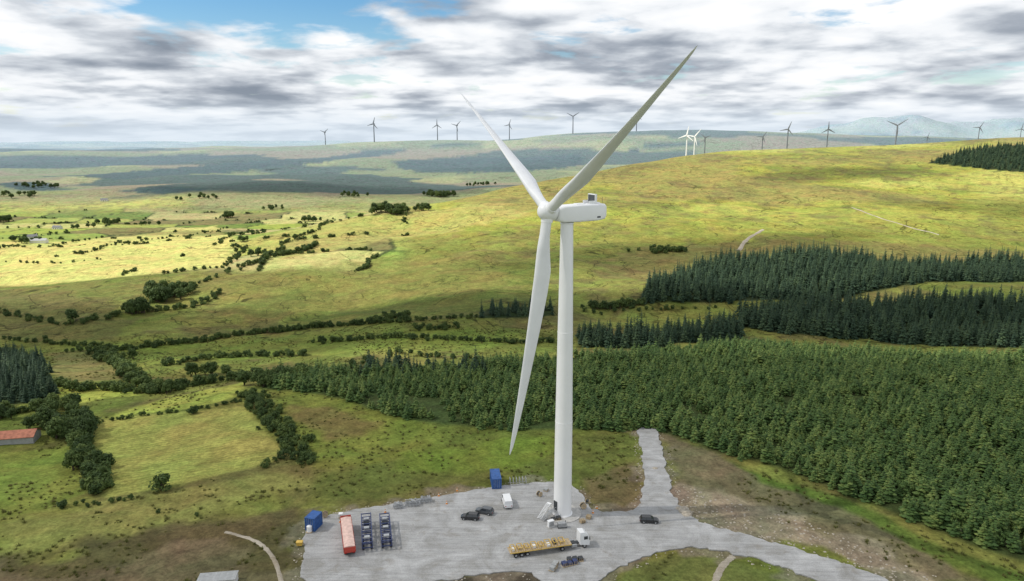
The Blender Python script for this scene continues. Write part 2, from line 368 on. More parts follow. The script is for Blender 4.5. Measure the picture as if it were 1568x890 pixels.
# ------------------------------------------------------------------ gravel pad + roads
def gravel(name,ca,cb,cc_,dirt=None):
    m,nt,b=newmat(name); N=nt.nodes; L=nt.links; tc=N.new('ShaderNodeTexCoord')
    def noise(sc,det,dist=0,scl=None):
        n=N.new('ShaderNodeTexNoise'); n.inputs['Scale'].default_value=sc; n.inputs['Detail'].default_value=det; n.inputs['Distortion'].default_value=dist; n.inputs['Roughness'].default_value=.65
        if scl:
            mp=N.new('ShaderNodeMapping'); mp.inputs['Scale'].default_value=scl; mp.inputs['Rotation'].default_value=(0,0,.2); L.new(tc.outputs['Object'],mp.inputs['Vector']); L.new(mp.outputs[0],n.inputs['Vector'])
        else: L.new(tc.outputs['Object'],n.inputs['Vector'])
        return n
    def mr_(i,a,b_,c,d):
        n=N.new('ShaderNodeMapRange'); n.inputs[1].default_value=a;n.inputs[2].default_value=b_;n.inputs[3].default_value=c;n.inputs[4].default_value=d; L.new(i,n.inputs[0]); return n.outputs[0]
    r=N.new('ShaderNodeValToRGB'); e=r.color_ramp.elements; e[0].position=.32; e[0].color=(*ca,1); e[1].position=.68; e[1].color=(*cc_,1); q_=e.new(.5); q_.color=(*cb,1)
    L.new(noise(.12,8,1.0).outputs['Fac'],r.inputs[0])
    f=noise(4.5,6); k1=mr_(f.outputs['Fac'],.3,.7,.78,1.2); k2=mr_(noise(.9,5,.8,(.12,1.6,1)).outputs['Fac'],.35,.65,.84,1.12)
    mm=N.new('ShaderNodeMath'); mm.operation='MULTIPLY'; L.new(k1,mm.inputs[0]); L.new(k2,mm.inputs[1])
    src=r.outputs[0]
    if dirt:
        mx=N.new('ShaderNodeMix'); mx.data_type='RGBA'; L.new(mr_(noise(.28,7,.6).outputs['Fac'],.56,.68,0,.6),mx.inputs['Factor']); L.new(r.outputs[0],mx.inputs['A']); mx.inputs['B'].default_value=(*dirt,1); src=mx.outputs['Result']
    vm=N.new('ShaderNodeVectorMath'); vm.operation='SCALE'; L.new(src,vm.inputs[0]); L.new(mm.outputs[0],vm.inputs['Scale']); L.new(vm.outputs[0],b.inputs['Base Color'])
    b.inputs['Roughness'].default_value=.95; b.inputs['Specular IOR Level'].default_value=.15
    bp=N.new('ShaderNodeBump'); bp.inputs['Strength'].default_value=.3; bp.inputs['Distance'].default_value=.08; L.new(f.outputs['Fac'],bp.inputs['Height']); L.new(bp.outputs[0],b.inputs['Normal'])
    return m
M['gravel']=gravel('crushed_stone',(.27,.265,.25),(.355,.355,.352),(.45,.45,.45),(.25,.23,.20))
M['track']=gravel('dirt_track_soil',(.26,.22,.16),(.35,.31,.25),(.43,.39,.32))
pp=[]
n=len(PAD)
for i in range(n):
    a=Vector(PAD[i]); b=Vector(PAD[(i+1)%n]); k=max(1,int((b-a).length/.7))
    for j in range(k):
        p=a.lerp(b,j/k); pp.append((p.x,p.y))
pa=np.array(pp); jx=(fbm(pa[:,0]/1.9,pa[:,1]/1.9,3,5)-.5)*2.2; jy=(fbm(pa[:,0]/1.9,pa[:,1]/1.9,3,6)-.5)*2.2
pp=[(a_+b_,c_+d_) for a_,b_,c_,d_ in zip(pa[:,0],jx,pa[:,1],jy)]
pme=bpy.data.meshes.new('gravel_road'); bm=bmesh.new()
vs=[bm.verts.new((a_,b_,.06)) for a_,b_ in pp]; f=bm.faces.new(vs); f.normal_update()
if f.normal.z<0: f.normal_flip()
lo=[bm.verts.new((a_,b_,-.5)) for a_,b_ in pp]
for i in range(len(vs)):
    j=(i+1)%len(vs); bm.faces.new((vs[j],vs[i],lo[i],lo[j]))
bmesh.ops.triangulate(bm,faces=[f]); bm.to_mesh(pme); bm.free(); pme.materials.append(M['gravel'])
po=bpy.data.objects.new('gravel_road',pme); scn.collection.objects.link(po)
def strip(name,px,w,m,lift=.1):
    p=chaikin([G(*q) for q in px],3,False); pts=[Vector(q) for q in p]; mb=MB(); vs=[]
    for i,a in enumerate(pts):
        t=(pts[min(i+1,len(pts)-1)]-pts[max(i-1,0)]).normalized(); nn=Vector((-t.y,t.x)); ww=w*(.8+.4*random.random())
        for k in (-.5,-.17,.17,.5):
            b=a+nn*ww*k; vs.append((b.x,b.y,hz(b.x,b.y)+lift-(abs(k)>.4)*lift*.9))
    fs=[(i*4+j,i*4+j+1,i*4+5+j,i*4+4+j) for i in range(len(pts)-1) for j in range(3)]
    mb.add(vs,fs); mb.obj(name,[m],smooth=True)
strip('dirt_track',[(345,815),(375,822),(402,834),(420,855),(428,880),(434,905)],1.0,'track',.18)
strip('dirt_track',[(1122,852),(1106,866),(1098,882),(1092,905)],1.5,'track',.18)
strip('dirt_track',[(1168,352),(1150,362),(1138,372),(1130,384)],4,'track',.5)
strip('dirt_track',[(1305,318),(1335,330),(1380,345),(1438,360)],2,'track',.4)
# ------------------------------------------------------------------ vegetation sources
def conifer(name,h,r,wh,nb,seed,leaf,droop=.25,open_=.1):
    rr=random.Random(seed); mb=MB()
    mb.cyl((0,0,-.3),(0,0,h*.93),h*.02+.03,.015,6,1,False)
    for k in range(wh):
        t=open_+(1-open_)*(k/(wh-1))**.95; z0=h*t
        R=r*(1-t)**.78*rr.uniform(.75,1.22)+.05*r
        a0=rr.uniform(0,6.3); n=max(4,int(nb*(1-.5*t)))
        for i in range(n):
            a=a0+6.283*i/n+rr.uniform(-.35,.35); q=R*rr.uniform(.55,1.25); zz=z0+rr.uniform(-.03,.03)*h
            ca,sa=math.cos(a),math.sin(a); w=q*.26+.06*r
            dz=-droop*q*rr.uniform(.2,1.3); up=.10*q
            def pt(f,s_,z_): return (ca*q*f-sa*s_,sa*q*f+ca*s_,zz+z_)
            vs=[pt(.02,0,up),pt(.5,w,dz*.5-.08*q),pt(.55,0,dz*.2+up),pt(.5,-w,dz*.5-.08*q),pt(1,0,dz),pt(.82,w*.75,dz*.95-.05*q),pt(.82,-w*.75,dz*.95-.05*q)]
            mb.add(vs,[(0,1,2),(0,2,3),(2,1,5),(2,5,4),(3,2,6),(6,2,4)],0)
    mb.cyl((0,0,h*.9),(0,0,h*1.03),.05*r,.005,4,0,False)
    me=mb.mesh(name,[leaf,'bark'],False,False); return me
def bushmesh(name,r,h,nclump,nleaf,ls,seed,leaf,trunk=.25):
    rr=random.Random(seed); mb=MB(); cl=[]
    for i in range(nclump):
        a=rr.uniform(0,6.283); d=r*.72*math.sqrt(rr.random()); z=h*rr.uniform(trunk+.12,.86)
        d*= (1-.55*max(0,(z/h-.5)*2))
        cl.append((math.cos(a)*d,math.sin(a)*d,z,r*rr.uniform(.22,.42)))
    for i in range(5):
        c=cl[i]; mb.cyl((0,0,-.3),(c[0]*.8,c[1]*.8,c[2]),.05*r,.015*r,5,1,False)
    for i in range(nleaf):
        c=rr.choice(cl); v=Vector((rr.gauss(0,1),rr.gauss(0,1),rr.gauss(0,1)*.8)).normalized()*c[3]*rr.uniform(.7,1.12)
        p=Vector(c[:3])+v; nn=(v.normalized()+Vector((rr.uniform(-.7,.7),rr.uniform(-.7,.7),rr.uniform(-.2,.9)))).normalized()
        u=nn.orthogonal().normalized(); w=nn.cross(u); q=rr.uniform(0,6.3); u2=u*math.cos(q)+w*math.sin(q); w2=nn.cross(u2); s=ls*rr.uniform(.6,1.4)
        mb.add([p-u2*s,p+w2*s*.6,p+u2*s,p-w2*s*.6],[(0,1,2,3)],0)
    return mb.mesh(name,[leaf,'bark'],False,False)
def tuft(name,seed):
    rr=random.Random(seed); mb=MB()
    for i in range(30):
        a=rr.uniform(0,6.28); d=rr.uniform(0,.5); l=rr.uniform(.25,.65); b=Vector((math.cos(a)*d,math.sin(a)*d,-.05)); o=Vector((math.cos(a)*.45*rr.random(),math.sin(a)*.45*rr.random(),l)); s=Vector((-math.sin(a),math.cos(a),0))*.09
        mb.add([b-s,b+s,b+o],[(0,1,2)],0)
    return mb.mesh(name,['rush'],False,False)
def coll(name,meshes):
    c=bpy.data.collections.new(name)
    for m in meshes:
        o=bpy.data.objects.new(m.name,m); c.objects.link(o)
    return c
mY=[conifer('young_spruce',hh,rr__,12,9,11+i,'young',dr) for i,(hh,rr__,dr) in enumerate([(5.2,1.9,.2),(6.0,1.8,.1),(4.3,2.1,.05),(5.0,1.6,.3),(4.8,2.2,-.05),(5.6,2.0,.15)])]
mY+=[bushmesh('self_seeded_birch',1.5,4.0,14,420,.26,91,'young',.12)]
mT=[conifer('tall_spruce',hh,rr__,19,9,31+i,'spruce',.35,.06) for i,(hh,rr__) in enumerate([(14,2.9),(15.5,2.6),(12.5,3.2),(13.5,2.4),(11.5,3.0)])]
mB=[bushmesh('hawthorn',2.2,3.4,16,700,.28,51+i,'hedge',.1) for i in range(4)]
mD=[bushmesh('broadleaf',3.6,7.5,26,1400,.40,61+i,'hedge',.2) for i in range(3)]
mR=[tuft('rush_tuft',71+i) for i in range(3)]
C={'Y':coll('young_spruce_trees',mY),'T':coll('tall_spruce_trees',mT),'B':coll('hawthorn_bushes',mB),'D':coll('broadleaf_trees',mD),'R':coll('rush_tufts_src',mR)}
def scatter(name,pts,sc,coll_):
    pts=np.array(pts); n=len(pts)
    z=H(pts[:,0],pts[:,1]); me=bpy.data.meshes.new(name); me.vertices.add(n)
    me.vertices.foreach_set('co',np.stack([pts[:,0],pts[:,1],z],1).astype(np.float32).ravel())
    a=me.attributes.new('scl','FLOAT','POINT'); a.data.foreach_set('value',np.array(sc,dtype=np.float32))
    a=me.attributes.new('rz','FLOAT','POINT'); a.data.foreach_set('value',rng.uniform(0,6.28,n).astype(np.float32))
    a=me.attributes.new('vi','INT','POINT'); a.data.foreach_set('value',rng.integers(0,420,n).astype(np.int32))
    o=bpy.data.objects.new(name,me); scn.collection.objects.link(o)
    g=bpy.data.node_groups.new(name+'_gn','GeometryNodeTree'); g.interface.new_socket('Geometry',in_out='INPUT',socket_type='NodeSocketGeometry'); g.interface.new_socket('Geometry',in_out='OUTPUT',socket_type='NodeSocketGeometry')
    N=g.nodes; L=g.links; i=N.new('NodeGroupInput'); ou=N.new('NodeGroupOutput'); ip=N.new('GeometryNodeInstanceOnPoints'); ci=N.new('GeometryNodeCollectionInfo')
    ci.inputs['Collection'].default_value=coll_; ci.inputs['Separate Children'].default_value=True; ci.inputs['Reset Children'].default_value=True
    def na(nm,t):
        x_=N.new('GeometryNodeInputNamedAttribute'); x_.data_type=t; x_.inputs['Name'].default_value=nm; return x_.outputs['Attribute']
    L.new(i.outputs[0],ip.inputs['Points']); L.new(ci.outputs[0],ip.inputs['Instance']); ip.inputs['Pick Instance'].default_value=True
    L.new(na('vi','INT'),ip.inputs['Instance Index']); cx_=N.new('ShaderNodeCombineXYZ'); L.new(na('rz','FLOAT'),cx_.inputs[2]); L.new(cx_.outputs[0],ip.inputs['Rotation'])
    L.new(na('scl','FLOAT'),ip.inputs['Scale']); L.new(ip.outputs[0],ou.inputs[0])
    md=o.modifiers.new('instances','NODES'); md.node_group=g; return o
def fill(poly,sp,margin=0,dens=None):
    P=np.array(poly); gx,gy=np.meshgrid(np.arange(P[:,0].min(),P[:,0].max(),sp),np.arange(P[:,1].min(),P[:,1].max(),sp)); gx=gx.ravel()+rng.uniform(-.6,.6,gx.size)*sp; gy=gy.ravel()+rng.uniform(-.6,.6,gy.size)*sp
    sd=polysd(gx,gy,poly,reach=50)+(vnoise(gx/9,gy/9,4)-.5)*8; k=sd>margin
    if dens is not None: k&=rng.uniform(0,1,gx.size)<dens
    return np.stack([gx[k],gy[k]],1)
p=fill(F_young,2.15,0,.93); p=p[(p[:,1]>120)]; gp=fbm(p[:,0]/15,p[:,1]/15,3,93); p=p[(gp<.68)]
sc=.42+.85*fbm(p[:,0]/20,p[:,1]/20,3,90)+rng.uniform(-.30,.30,len(p))+(rng.uniform(0,1,len(p))>.96)*.4; scatter('spruce_plantation',p,sc,C['Y']); nY=len(p)
pt=np.concatenate([fill(F_a,4.4),fill(F_b,4.0),fill(F_c,3.6)]); sc=.5+.5*fbm(pt[:,0]/40,pt[:,1]/40,2,91)+rng.uniform(-.22,.25,len(pt))
scatter('mature_spruce_forest',pt,sc,C['T'])
pt=np.concatenate([fill(F_l,3.3),fill(F_s,4.6),fill(F_m,4.2)]); scatter('spruce_copse',pt,rng.uniform(.35,.75,len(pt)),C['T'])
pt=fill(F_r,9); scatter('hilltop_forest',pt,rng.uniform(.6,.95,len(pt)),C['T'])
# hedgerows
def along(px,sp,wid,drop=.12):
    p=[Vector(G(*q)) for q in px]; out=[]
    for a,b in zip(p[:-1],p[1:]):
        L_=(b-a).length; n=max(1,int(L_/sp)); nn=Vector((-(b-a).y,(b-a).x)).normalized()
        for i in range(n):
            if random.random()<drop: continue
            q=a.lerp(b,(i+random.random())/n)+nn*random.gauss(0,wid); out.append((q.x,q.y))
    return out
hed=[];hs=[]
def hedge(px,sp=2.2,wid=.8,s=(.5,1.0),drop=.1):
    a=along(px,sp,wid,drop); hed.extend(a); hs.extend([random.uniform(*s) for _ in a])
hedge([(190,536),(260,528),(330,520),(400,510),(480,502),(560,497),(625,492)],1.5,1.0,(.5,1.25),.0)
hedge([(625,492),(700,488),(735,486)],2.4,1,(.5,.9),.15)
hedge([(480,524),(560,520),(640,518),(720,522),(800,526),(850,524)],1.8,1.2,(.5,1.0),.06)
hedge([(90,590),(120,600),(160,596),(230,604),(290,592),(340,584),(392,578)],1.4,1.4,(.5,1.35),.04)
hedge([(375,606),(395,630),(418,655),(445,680),(478,712)],1.0,2.2,(.35,.9),.05)
hedge([(385,600),(412,636),(440,662),(470,690)],1.3,2.2,(.35,.85),.1)
hedge([(120,640),(140,650),(200,640),(300,628),(372,614)],1.3,.5,(.25,.5),.1)
hedge([(110,640),(118,665),(128,690),(140,720),(152,756)],1.0,1.6,(.6,1.35),.0)
hedge([(60,640),(80,660),(105,672)],1.2,2,(.6,1.2),.0)
hedge([(85,775),(120,773),(160,772),(210,764)],1.4,.6,(.25,.55),.1)
hedge([(365,410),(400,400),(430,392),(470,382),(488,375)],1.9,1.6,(.7,1.6),.05)
hedge([(100,500),(150,490),(200,478),(300,470),(340,450)],2.2,2.4,(.6,1.3),.1)
hedge([(0,478),(60,492),(100,500)],2.5,2,(.5,1.1),.2)
hedge([(250,560),(330,548),(390,545),(470,545)],1.7,1.5,(.5,1.1),.08)
hedge([(0,520),(60,524),(120,530),(190,536)],2.0,1.2,(.4,.9),.1)
hedge([(215,470),(300,438),(365,410)],2.6,2,(.5,1.1),.25)
hedge([(640,500),(660,505),(700,500)],1.6,3,(.6,1.1),.1)
hedge([(585,488),(605,488),(628,484)],1.4,3,(.8,1.3),.0)
hedge([(905,470),(930,474),(950,470),(985,468)],1.6,2.5,(.8,1.6),.0)
hedge([(1000,388),(1028,384),(1048,384)],1.6,4,(1.0,1.7),.0)
hedge([(960,388),(990,384)],7,3,(.8,1.5),.2)
hedge([(400,710),(425,706)],2,1,(.4,.7),.1)
hedge([(150,540),(180,560),(200,575),(222,592)],1.0,1.7,(.6,1.3),.0)
hedge([(100,540),(150,536),(190,536)],1.7,1.2,(.5,.9),.1)
hedge([(540,560),(600,540),(740,552),(745,575)],3,2,(.5,1.0),.3)
hedge([(0,640),(40,632),(100,620)],1.4,1.5,(.5,1.2),.0)
hedge([(200,800),(330,790),(470,765)],9,4,(.2,.4),.5)
hedge([(360,375),(372,384),(345,410),(250,420)],3,2,(.5,1.3),.2)
hedge([(0,400),(90,404),(190,398)],8,1,(.4,.9),.5)
hedge([(880,470),(905,480),(1000,475),(1110,472)],3,2,(.4,.9),.3)
# hedges along the enclosed-field borders of the left valley
k=np.nonzero(((d2-d1)<1.9)&(fw>.4))[0]; k=rng.choice(k,min(len(k),6000),replace=False)
kx,ky=x[idx][k],y[idx][k]; keep=(fbm(kx/90,ky/90,2,77)>.46)&((kx>-330)|(ky>720)|(ky<540))
for a_,b_ in zip(kx[keep],ky[keep]): hed.append((a_,b_)); hs.append(random.uniform(.4,1.2))
scatter('hedgerow',hed,hs,C['B'])
tr=[];ts=[]
def grove(u,v,n,rad,s=(.7,1.2)):
    c=G(u,v)
    for _ in range(n):
        a=random.uniform(0,6.28); d=rad*math.sqrt(random.random()); tr.append((c[0]+math.cos(a)*d*1.5,c[1]+math.sin(a)*d)); ts.append(random.uniform(*s))
grove(250,458,18,9,(1.1,1.7)); grove(212,480,8,4,(1.0,1.5)); grove(290,450,4,5,(.7,1.0)); grove(165,343,14,14,(1.0,1.6)); grove(5,340,10,10,(1.2,1.7)); grove(350,334,10,5,(1.4,2.0))
grove(600,326,26,20,(1.1,1.7)); grove(640,322,8,12,(.8,1.2)); grove(672,300,30,26,(1.2,1.9)); grove(480,338,10,16,(.9,1.4)); grove(735,284,14,30,(1.0,1.6)); grove(30,370,10,16,(.7,1.2)); grove(60,286,20,40,(1.2,1.8)); grove(118,350,8,20,(.7,1.1))
grove(390,392,3,4,(.7,1.1)); grove(220,345,6,20,(.7,1.1)); grove(100,655,14,9,(.6,.95)); grove(115,665,8,5,(.6,.95)); grove(275,445,5,4,(.8,1.1))
grove(140,715,8,5,(.5,.8)); grove(85,628,9,6,(.6,1.0)); grove(240,602,6,4,(.5,.85)); grove(200,480,4,3,(.8,1.2)); grove(375,370,3,4,(.7,1.1)); grove(540,300,12,30,(1,1.5)); grove(420,320,9,18,(.9,1.3)); grove(300,305,12,30,(.9,1.4)); grove(10,300,20,40,(1.2,1.7)); grove(400,590,9,7,(.6,1.0)); grove(430,584,9,7,(.6,1.0)); grove(330,575,7,8,(.6,1.0)); grove(180,552,6,6,(.5,.9)); grove(30,636,6,6,(.5,.9))
scatter('broadleaf_grove',tr,ts,C['D'])
def single(name,me,u,v,s):
    gx,gy=G(u,v); o=bpy.data.objects.new(name,me); o.location=(gx,gy,hz(gx,gy)-.1); o.rotation_euler[2]=random.uniform(0,6); o.scale=(s*1.1,s*1.1,s); scn.collection.objects.link(o)
single('hawthorn_bush',mB[0],250,750,1.35); single('hawthorn_bush',mB[1],95,779,.6); single('hawthorn_bush',mB[2],296,634,.9); single('hawthorn_bush',mB[3],405,716,.55)
single('broadleaf_tree',mD[0],112,492,1.2); single('broadleaf_tree',mD[1],240,600,.75); single('broadleaf_tree',mD[2],130,700,.6); single('broadleaf_tree',mD[0],470,385,.9)
# rush tufts across rough ground
gx=rng.uniform(-330,330,26000); gy=rng.uniform(128,400,26000); kk=(fbm(gx/18,gy/18,3,95)>.5)
for f in (F_young,F_a,F_b,F_c,F_l,FieldA): kk&=polysd(gx,gy,f,reach=6)<-1
kk&=polysd(gx,gy,PAD,reach=6)<-1.5
kk&=np.abs(gx)<gy*.85
scatter('rush_grass',np.stack([gx[kk],gy[kk]],1),rng.uniform(.4,1.3,kk.sum()),C['R'])
# rubble stones beside the road
def stone_mesh(seed,r=.35):
    bm=bmesh.new(); bmesh.ops.create_icosphere(bm,subdivisions=2,radius=r); rr=random.Random(seed); ph=[rr.uniform(0,6) for _ in range(6)]
    for v in bm.verts:
        c=v.co; f=1+.22*math.sin(c.x/r*2.3+ph[0])+.2*math.sin(c.y/r*2.9+ph[1])+.15*math.sin(c.z/r*3.7+ph[2]); v.co=Vector((c.x*f*1.2,c.y*f,c.z*f*.7))
    me=bpy.data.meshes.new('stone'); bm.to_mesh(me); bm.free(); me.materials.append(M['stone']); return me
CS=coll('stones_src',[stone_mesh(i) for i in range(3)])
vergeR=Z([(1030,745),(1080,770),(1200,800),(1330,850),(1420,890),(1300,862),(1120,806),(1050,785)])
gx=rng.uniform(30,110,2600); gy=rng.uniform(128,200,2600); k1=polysd(gx,gy,vergeR,reach=10)>-4; k1&=polysd(gx,gy,PAD,reach=10)<-.3
gx2=rng.uniform(-60,60,6000); gy2=rng.uniform(125,215,6000); s2=polysd(gx2,gy2,PAD,reach=10); k2=(s2<-.2)&(s2>-2.2)
scatter('roadside_rubble',np.concatenate([np.stack([gx[k1],gy[k1]],1),np.stack([gx2[k2],gy2[k2]],1)]),np.concatenate([rng.uniform(.2,.8,k1.sum()),rng.uniform(.15,.6,k2.sum())]),CS)
# ------------------------------------------------------------------ main turbine
def blade_mesh(L_,name,nseg=34,npt=20,scale=1.0,prebend=1.8,pitch=78,mats=('blade',)):
    rs=[0,.03,.06,.12,.2,.3,.45,.6,.75,.88,.95,.985,1.0]; ch=[2.3,2.3,2.35,3.2,4.1,3.9,3.15,2.45,1.8,1.25,.85,.5,.12]; th=[1,1,.96,.62,.40,.31,.25,.22,.2,.18,.18,.18,.18]
    tw=[16,16,16,15,13,10,6,3.5,1.5,.3,0,0,0]; mb=MB(); rings=[]
    for k in range(nseg+1):
        r=(k/nseg); r=r if k<nseg else 1
        c=np.interp(r,rs,ch)*scale; t=np.interp(r,rs,th); a=math.radians(np.interp(r,rs,tw)+pitch-90); rd=S(np.array((r-.05)/.18)); ring=[]
        for i in range(npt):
            q=2*math.pi*i/npt; cxx=math.cos(q); 
            xc=cxx*c/2; yc=math.sin(q)*c*t/2
            xa=(cxx*.5+.2)*c; ya=math.sin(q)*c*t/2*(1-.75*max(0,cxx))*1.1
            X_=xc*(1-rd)+xa*rd; Y_=yc*(1-rd)+ya*rd
            X2=X_*math.cos(a)-Y_*math.sin(a); Y2=X_*math.sin(a)+Y_*math.cos(a)
            ring.append((X2-prebend*scale*r*r,Y2,r*L_))
        rings.append(ring)
    mb.loft(rings); return mb
PHI=math.radians(26.3)
def rotor_frame(phi,tilt):
    ax=Vector((-math.cos(phi),-math.sin(phi),0)); pv=Vector((math.sin(phi),-math.cos(phi),0)); up=Vector((0,0,1))
    a2=(ax*math.cos(tilt)+up*math.sin(tilt)).normalized(); u2=(up*math.cos(tilt)-ax*math.sin(tilt)).normalized(); return a2,pv,u2
TX,TY=12.35,161.0
turb=empty('wind_turbine',(TX,TY,0))
mb=MB(); HT=71.5; rings=[]
for z,r in [(0.05,2.45),(.35,2.45),(.36,2.2),(12,2.12),(24,2.05),(24.05,2.08),(24.15,2.08),(24.2,2.04),(46,1.78),(46.05,1.81),(46.15,1.81),(46.2,1.77),(60,1.58),(HT-.3,1.42),(HT-.25,1.52),(HT,1.52)]:
    rings.append([(math.cos(6.28318*i/64)*r,math.sin(6.28318*i/64)*r,z) for i in range(64)])
mb.loft(rings); o=mb.obj('tower',['white'],turb); autosm(o,25)
mb=MB(); mb.cyl((0,0,-.3),(0,0,.22),4.6,4.6,48,0); mb.obj('foundation_ring',['concrete'],turb,.03)
mb=MB() # door, stair
for a in (math.radians(215),):
    ca,sa=math.cos(a),math.sin(a)
    mb.box((ca*2.2,sa*2.2,2.9),(.25,1.1,2.2),0,a); mb.box((ca*3.1,sa*3.1,1.72),(1.8,1.4,.08),1,a)
    for k in range(8): mb.box((ca*(4.1+.27*k),sa*(4.1+.27*k),1.6-.2*k),(.27,1.1,.05),1,a)
    for sd in (-.6,.6):
        ox,oy=-sa*sd,ca*sd; mb.cyl((ca*2.3+ox,sa*2.3+oy,2.7),(ca*4+ox,sa*4+oy,2.7),.04,None,6,1); mb.cyl((ca*4+ox,sa*4+oy,2.7),(ca*6.1+ox,sa*6.1+oy,1.1),.04,None,6,1)
        for q_,zz in ((3,2.7),(4,2.7),(5,1.9),(6.1,1.1)): mb.cyl((ca*q_+ox,sa*q_+oy,0.1),(ca*q_+ox,sa*q_+oy,zz),.04,None,6,1)
mb.obj('door_and_stair',['dark','steel'],turb)
a2,pv,u2=rotor_frame(PHI,math.radians(6.5))
def frame_mat(loc,xa,ya,za):
    return Matrix(((xa.x,ya.x,za.x,loc.x),(xa.y,ya.y,za.y,loc.y),(xa.z,ya.z,za.z,loc.z),(0,0,0,1)))
axh=Vector((-math.cos(PHI),-math.sin(PHI),0))
nm=frame_mat(Vector((0,0,HT+.15)),-axh,pv,Vector((0,0,1)))
def rr_ring(x_,w,z0,z1,r,n=5):
    out=[]
    for cx_,cz_,a0 in ((w-r,z1-r,0),(-w+r,z1-r,90),(-w+r,z0+r,180),(w-r,z0+r,270)):
        for i in range(n): 
            a=math.radians(a0+90*i/(n-1)); out.append((x_,cx_+math.cos(a)*r,cz_+math.sin(a)*r))
    return out
mb=MB(); mb.loft([rr_ring(-3.0,1.3,.6,3.2,.9),rr_ring(-2.7,1.65,.3,3.5,.8),rr_ring(-1.6,1.9,0.05,3.75,.5),rr_ring(2,1.95,0,3.85,.45),rr_ring(7.3,1.95,0.1,3.9,.45),rr_ring(9.0,1.85,.35,3.8,.55),rr_ring(9.5,1.5,.8,3.5,.6)])
o=mb.obj('nacelle',['white'],turb); o.matrix_local=nm; autosm(o,28)
mb=MB(); mb.box((6.6,0,5.05),(.5,3.1,2.0),0); mb.box((6.32,0,5.05),(.06,2.7,1.6),1); mb.box((6.88,0,5.05),(.06,2.7,1.6),1)
mb.box((5.7,-1.3,4.2),(1.6,.12,.8),0); mb.box((5.7,1.3,4.2),(1.6,.12,.8),0); mb.box((7.8,0,3.98),(1.0,1.2,.3),0)
for s_x in (-1.2,1.2): mb.cyl((8.5,s_x,3.8),(8.5,s_x,5.4),.04,None,6,1)
mb.box((3.2,0,3.95),(2.2,1.6,.18),0)
o=mb.obj('roof_cooler',['white','radiator'],turb,.03); o.matrix_local=nm
mb=MB()
for sy in (-1.962,1.962): mb.box((7.2,sy,.95),(.9,.03,.35),0)
o=mb.obj('side_vents',['dark'],turb); o.matrix_local=nm
hub=Vector((0,0,HT+2.1))+a2*5.0
hm_=frame_mat(hub,-a2,pv,u2)
mb=MB(); rings=[]
for xx,r in [(-2.35,.15),(-2.3,.6),(-2.05,1.15),(-1.5,1.65),(-.7,1.95),(.3,2.05),(1.3,1.95),(1.75,1.75)]:
    rings.append([(xx,math.cos(6.28318*i/40)*r,math.sin(6.28318*i/40)*r) for i in range(40)])
mb.loft(rings)
BA=[58.0,-60.2,178.7]
for A in BA:
    t=math.radians(A); d=Vector((0,math.sin(t),math.cos(t))); mb.cyl(d*1.2,d*2.35,1.36,1.3,28,0)
o=mb.obj('spinner_hub',['white'],turb); o.matrix_local=hm_; autosm(o,30)
for i,A in enumerate(BA):
    t=math.radians(A); z_=Vector((0,math.sin(t),math.cos(t))); x_=Vector((1,0,0)); y_=z_.cross(x_)
    con=math.radians(2); z2=(z_*math.cos(con)-x_*math.sin(con)).normalized(); x2=(x_*math.cos(con)+z_*math.sin(con)).normalized()
    mb=blade_mesh(54.0,'blade'); o=mb.obj('blade_%d'%(i+1),['blade'],turb); o.matrix_local=hm_@frame_mat(z2*2.0,x2,z2.cross(x2),z2); autosm(o,50)
# equipment at the tower foot
e=empty('cable_cabinet',(TX-3.2,TY-6.2,.06),.5); mb=MB(); mb.box((0,0,.8),(1.4,.8,1.5),0); mb.box((0,0,1.6),(1.55,.95,.1),0); mb.box((0,-.41,.8),(1.2,.03,1.2),1); mb.box((0,0,.03),(1.8,1.1,.12),2); mb.obj('cabinet',['carwhite','steel','concrete'],e,.03)
e=empty('generator_unit',(TX-.5,TY-6.5,.06),.1); mb=MB(); mb.box((0,0,.75),(2.0,1.0,1.0),0); mb.box((0,0,.15),(2.2,1.1,.2),1); mb.cyl((.8,0,1.3),(.8,0,1.8),.07,None,8,1); mb.box((-1.01,0,.8),(.04,.8,.7),1); mb.obj('housing',['steel','dark'],e,.04)
for px_,py_,rz_ in ((TX+4.5,TY-4.3,.4),(TX+6.2,TY-2.4,1.1)):
    e=empty('timber_pallet_stack',(px_,py_,.06),rz_); mb=MB()
    for k in range(5):
        for j in range(5): mb.box((0,-.5+.25*j,.14+.16*k),(1.2,.1,.025),0)
        for j in (-.5,0,.5): mb.box((j,0,.07+.16*k),(.1,1.1,.11),0)
    mb.obj('pallets',['wood'],e)
def drum(u,v,rz,r=.75):
    gx,gy=P0(u,v); e=empty('cable_drum',(gx,gy,.06),rz); mb=MB()
    for s in (-.45,.45): mb.cyl((0,s-.05,r),(0,s+.05,r),r,None,24,0)
    mb.cyl((0,-.4,r),(0,.4,r),r*.62,None,20,1); mb.cyl((0,-.56,r),(0,.56,r),.1,None,8,2); mb.obj('drum',['wood','dark','steel'],e)
drum(893,779,.3); drum(900,771,1.2,.6); drum(826,760,.7,.65); drum(498,792,.2,.7)
e=empty('tower_access_ramp',(TX-4.6,TY-1.2,.06),math.radians(52)); e.scale=(.75,.75,.8); mb=MB()
for sy in (-.7,.7):
    mb.cyl((-2.6,sy,.1),(2.4,sy,3.0),.09,None,8,0); mb.cyl((2.4,sy,0),(2.4,sy,3),.09,None,8,0)
for k in range(12): mb.box((-2.3+.4*k,0,.25+.235*k),(.22,1.4,.05),0)
mb.box((2.9,0,3.0),(1.0,1.5,.08),0); mb.obj('ramp_frame',['carwhite'],e)
